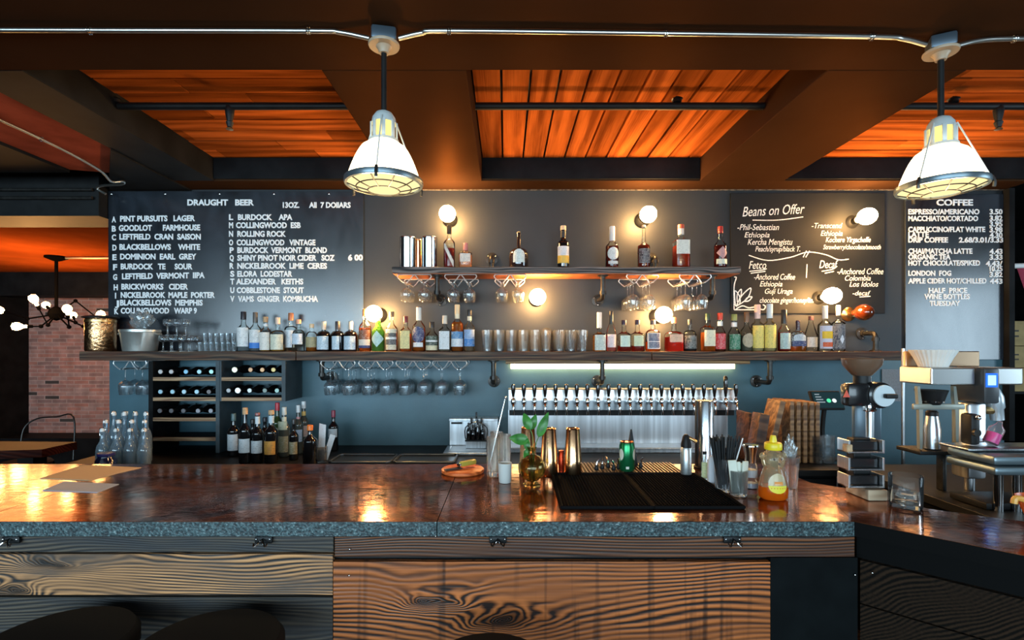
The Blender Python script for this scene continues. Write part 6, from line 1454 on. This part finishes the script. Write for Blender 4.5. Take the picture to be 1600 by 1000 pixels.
# ================================================================ PENDANT LAMPS
def pendant(px, y, label, twist):
    X = X3(px, y); zr = 2.185
    t = thing('pendant_lamp', label, 'pendant lamp', (X, y, ZB), twist, 'caged prismatic pendants over the bar')
    H0 = -ZB
    jb = MB(); jb.box(-.045, .045, -.04, .04, -.05, -.001, .008); jb.obj('junction_box', mat('blue_grey_box', (.09, .12, .15), .4, .6), t)
    MB().lathe([(0, -.06), (.055, -.06), (.057, -.055), (.057, -.051), (0, -.05)], seg=32).obj('cover_plate', mat('cream_cover', (.42, .32, .22), .45), t)
    MB().lathe([(0, -.085), (.018, -.085), (.022, -.07), (.03, -.0605), (0, -.0605)], seg=20).obj('hub', mat('cream_cover', (.42, .32, .22), .45), t)
    zc = 2.454-ZB; zs = 2.338-ZB; zb_ = zr-ZB
    MB().cyl((0, 0, zc-.01), .0105, -.075-zc+.01, 12).obj('rod', M_black, t)
    M_cast = mat('cast_aluminium', (.62, .68, .68), .45, .2)
    MB().lathe([(0, zc+.004), (.012, zc+.003), (.03, zc-.006), (.042, zc-.024), (.046, zc-.045), (.043, zc-.045), (.03, zc-.03), (0, zc-.02)], seg=32).obj('cap', M_cast, t)
    mb = MB()
    for k in range(8):
        a = 2*PI*k/8; M = Matrix.Rotation(a, 4, 'Z')
        mb.box(.043, .050, -.007, .007, zs+.005, zc-.04, .002, M)
    mb.lathe([(.044, zs+.012), (.054, zs+.01), (.056, zs), (.046, zs-.002)], (0, 0, 0), 32); mb.obj('vented_collar', M_cast, t)
    MB().lathe([(0, zs+.006), (.034, zs+.006), (.034, zc-.04), (0, zc-.04)], seg=20).obj('socket', emit('yellow_lit_socket', (1, .7, .2), 1.4), t)
    pr = [(.052, zs), (.062, zs-.006)]
    for k in range(1, 10):
        u = k/10; pr.append((.062+.072*u**.58, zs-.006+(zb_+.018-zs)*u))
    MB().lathe(pr+[(.134, zb_+.012)], seg=64, ribs=32, ribd=.006).obj('glass_shade', M_shade, t)
    MB().lathe([(.132, zb_-.004), (.141, zb_-.004), (.144, zb_+.004), (.143, zb_+.016), (.136, zb_+.018), (.132, zb_+.012)], seg=48).obj('rim_band', mat('blue_grey_band', (.17, .22, .25), .35, .7), t)
    MB().lathe([(0, zb_-.02), (.05, zb_-.017), (.1, zb_-.006), (.132, zb_+.002), (.128, zb_+.008), (0, zb_+.008)], seg=64, ribs=32, ribd=.0).obj('lens', M_lens, t)
    cg = MB()
    for rr, zz in ((.058, -.024), (.1, -.014)): cg.tube([(rr*math.cos(2*PI*k/32), rr*math.sin(2*PI*k/32), zb_+zz) for k in range(32)], .0024, 6, closed=True)
    for k in range(10):
        a = 2*PI*k/10; cg.tube([(.058*math.cos(a), .058*math.sin(a), zb_-.024), (.1*math.cos(a), .1*math.sin(a), zb_-.014), (.138*math.cos(a), .138*math.sin(a), zb_)], .0024, 6)
    cg.obj('wire_guard', M_iron, t)
    for k in range(3):
        a = 2*PI*k/3+.9+PI/2
        MB().tube([(.047*math.cos(a), .047*math.sin(a), zc-.03), (.142*math.cos(a), .142*math.sin(a), zb_+.012)], .003, 6).obj('stay', M_cast, t)
        MB().tube([(.142*math.cos(a), .142*math.sin(a), zb_+.02), (.15*math.cos(a), .15*math.sin(a), zb_-.002), (.148*math.cos(a), .148*math.sin(a), zb_-.02)], .006, 6, smooth=2).obj('clamp', M_iron, t)
    d = bpy.data.lights.new('pendant_light', 'POINT'); d.energy = 9; d.color = (1, .7, .36); d.shadow_soft_size = .09
    lo = bpy.data.objects.new('pendant_light', d); COL.objects.link(lo); lo.location = (X, y, zr-.07)
pendant(600, 1.9, 'caged glass pendant lamp over the middle of the bar before the wide beam', .2)
pendant(1470, 1.945, 'caged glass pendant lamp in front of the coffee price board', 1.1)
# conduit run on the beam
def conduit(pts, label, clips, r=.0085):
    t = thing('conduit_pipe', label, 'conduit', pts[0], 0, 'metal conduit under the ceiling'); o = Vector(pts[0])
    MB().tube([Vector(p)-o for p in pts], r, 10, smooth=5).obj('pipe', M_conduit, t)
    for c in clips:
        c = Vector(c)-o
        for dx in (-.004, .004): MB().tube([(c.x+dx, c.y+.012*math.cos(2*PI*k/12), c.z+.012*math.sin(2*PI*k/12)) for k in range(12)], .0022, 6, closed=True).obj('clip', M_chrome, t)
zc_ = ZB-.011
def cy(px, py): yy = 1.17*FPX/(VY-py); return Vector((X3(px, yy), yy, zc_))
conduit([cy(-150, 46), cy(140, 47), cy(480, 48), cy(530, 50), Vector((X3(577, 1.9), 1.9, ZB-.028))], 'bare metal conduit running to the middle pendant from the outer end', [cy(140, 47), cy(482, 47.5)])
conduit([Vector((X3(623, 1.9), 1.9, ZB-.028)), cy(660, 51), cy(702, 48), cy(1040, 52), cy(1362, 57), cy(1410, 60), Vector((X3(1447, 1.94), 1.94, ZB-.028))], 'long bare metal conduit between the two pendant lamps', [cy(702, 48), cy(1040, 52), cy(1362, 57)])
conduit([Vector((X3(1494, 1.95), 1.945, ZB-.028)), cy(1530, 63), cy(1585, 60), cy(1700, 60)], 'short conduit stub leaving the pendant by the coffee board', [cy(1585, 60)])
def cz(px, py, x): 
    yy = x*FPX/(px-VX); return Vector((x, yy, CAMH+(VY-py)*yy/FPX))
conduit([(-2.63, 2.1, ZB+.009), (-2.63, 2.9, ZB+.009), (-2.63, 3.3, ZB-.02), (-2.66, 3.45, ZB-.05), W(192, 283, 3.52), W(190, 288, 3.6), W(160, 290, 3.66), W(152, 295, 3.69), W(165, 303, 3.69)], 'conduit along the red soffit that bends above the draught beer board corner', [(-2.63, 2.9, ZB+.009)])
# pipes below the ceiling boards, with sprinklers
def sprinkler(t, X, up):
    mb = MB()
    if up: mb.lathe([(0, .02), (.022, .02), (.022, .035), (.03, .037), (0, .055)], (X, 0, 0), 12); mb.obj('clamp', M_black, t)
    else:
        mb.lathe([(0, -.11), (.012, -.11), (.02, -.085), (.014, -.08), (.02, -.05), (.024, -.02), (.02, 0), (0, 0)], (X, 0, 0), 12); mb.obj('sprinkler_head', M_black, t)
        MB().lathe([(0, -.125), (.018, -.122), (.018, -.119), (.006, -.112), (0, -.111)], (X, 0, 0), 12).obj('deflector', M_brass, t)
yp = 2.7; zp = Z3(166, yp)
for xa, xb, lab, hd in ((-2.04, -.785, 'black sprinkler pipe across the outer ceiling bay', [(X3(359, yp), 0), (X3(180, yp), 1)]), (-.16, 1.36, 'black sprinkler pipe across the central ceiling bay', [(X3(1058, yp), 1)]),
                    (1.96, 4.0, 'black sprinkler pipe across the ceiling bay by the coffee board', [(X3(1490, yp), 1), (X3(1560, yp), 0)])):
    t = thing('sprinkler_pipe', lab, 'pipe', ((xa+xb)/2, yp, zp), 0, 'sprinkler pipes')
    MB().tube([(xa-(xa+xb)/2, 0, 0), (xb-(xa+xb)/2, 0, 0)], .019, 12).obj('pipe', M_black, t)
    for X, u in hd: sprinkler(t, X-(xa+xb)/2, u)
# chandelier in the next room
yc = 5.4
c = W(88, 488, yc)
t = thing('chandelier', 'black branching chandelier of glowing bulbs in front of the brick wall', 'chandelier', (c.x, yc, c.z))
zt_ = 2.55-c.z
MB().tube([(0, 0, 0), (0, 0, zt_)], .016, 10).obj('stem', M_matt, t)
MB().lathe([(0, zt_-.001), (.1, zt_-.001), (.1, zt_-.02), (.03, zt_-.05), (0, zt_-.05)], seg=24).obj('canopy', M_matt, t)
MB().lathe([(0, -.09), (.05, -.07), (.075, -.02), (.06, .03), (.02, .06), (0, .06)], seg=20).obj('hub', M_matt, t)
Sx = yc/FPX
for i, (jx, jy, bx_, by_, dy) in enumerate(((-13, 22, -35, -20, -.3), (-24, 24, -60, 22, -.35), (20, 25, 17, -4, -.4), (30, 18, 26, 5, .45), (42, 24, 68, 4, .2), (-45, 12, -88, -3, .1), (-6, 4, -16, -11, .5), (30, -16, 88, 28, .3))):
    j = W(88+jx, 486+jy, yc+dy*.6)-c; b = W(88+bx_, 488+by_, yc+dy)-c
    arm = MB(); arm.tube([(0, 0, -.02), j], .008, 6); arm.sphere(j, .02, 10); arm.tube([j, j+(b-j)*.8], .007, 6); ao = arm.obj('arm', M_matt, t)
    dr = (b-j).normalized(); M = dr.to_track_quat('Z', 'Y').to_matrix().to_4x4()
    MB().lathe([(.013, -.07), (.016, -.04), (.034, -.012), (.04, .014), (.031, .04), (0, .052)], b, 18, M).obj('bulb', M_bulb_far, ao)
    MB().lathe([(0, -.11), (.016, -.11), (.018, -.065), (0, -.065)], b, 12, M).obj('socket', M_matt, ao)
d = bpy.data.lights.new('chandelier_light', 'POINT'); d.energy = 14; d.color = (1, .45, .14); d.shadow_soft_size = .4
lo = bpy.data.objects.new('chandelier_light', d); COL.objects.link(lo); lo.location = (c.x+.1, yc-.5, c.z+.1)
t = thing('conduit_pipe', 'thin conduit on the orange lit soffit joining the chandelier canopy', 'conduit', (c.x+.1, yc, 2.535), 0, 'metal conduit under the ceiling')
MB().tube([(0, 0, 0), (1.5, .02, 0)], .013, 8).obj('pipe', M_conduit, t)
# rails on the dark header
for z_, lab in ((2.72, 'upper thin black rail along the dark header beam'), (2.66, 'lower thin black rail along the dark header beam')):
    t = thing('header_rail', lab, 'rail', (-4.6, 3.68, z_), 0, 'rails on the header'); MB().tube([(-2, 0, 0), (1.63, 0, 0)], .012, 8).obj('bar', M_iron, t)
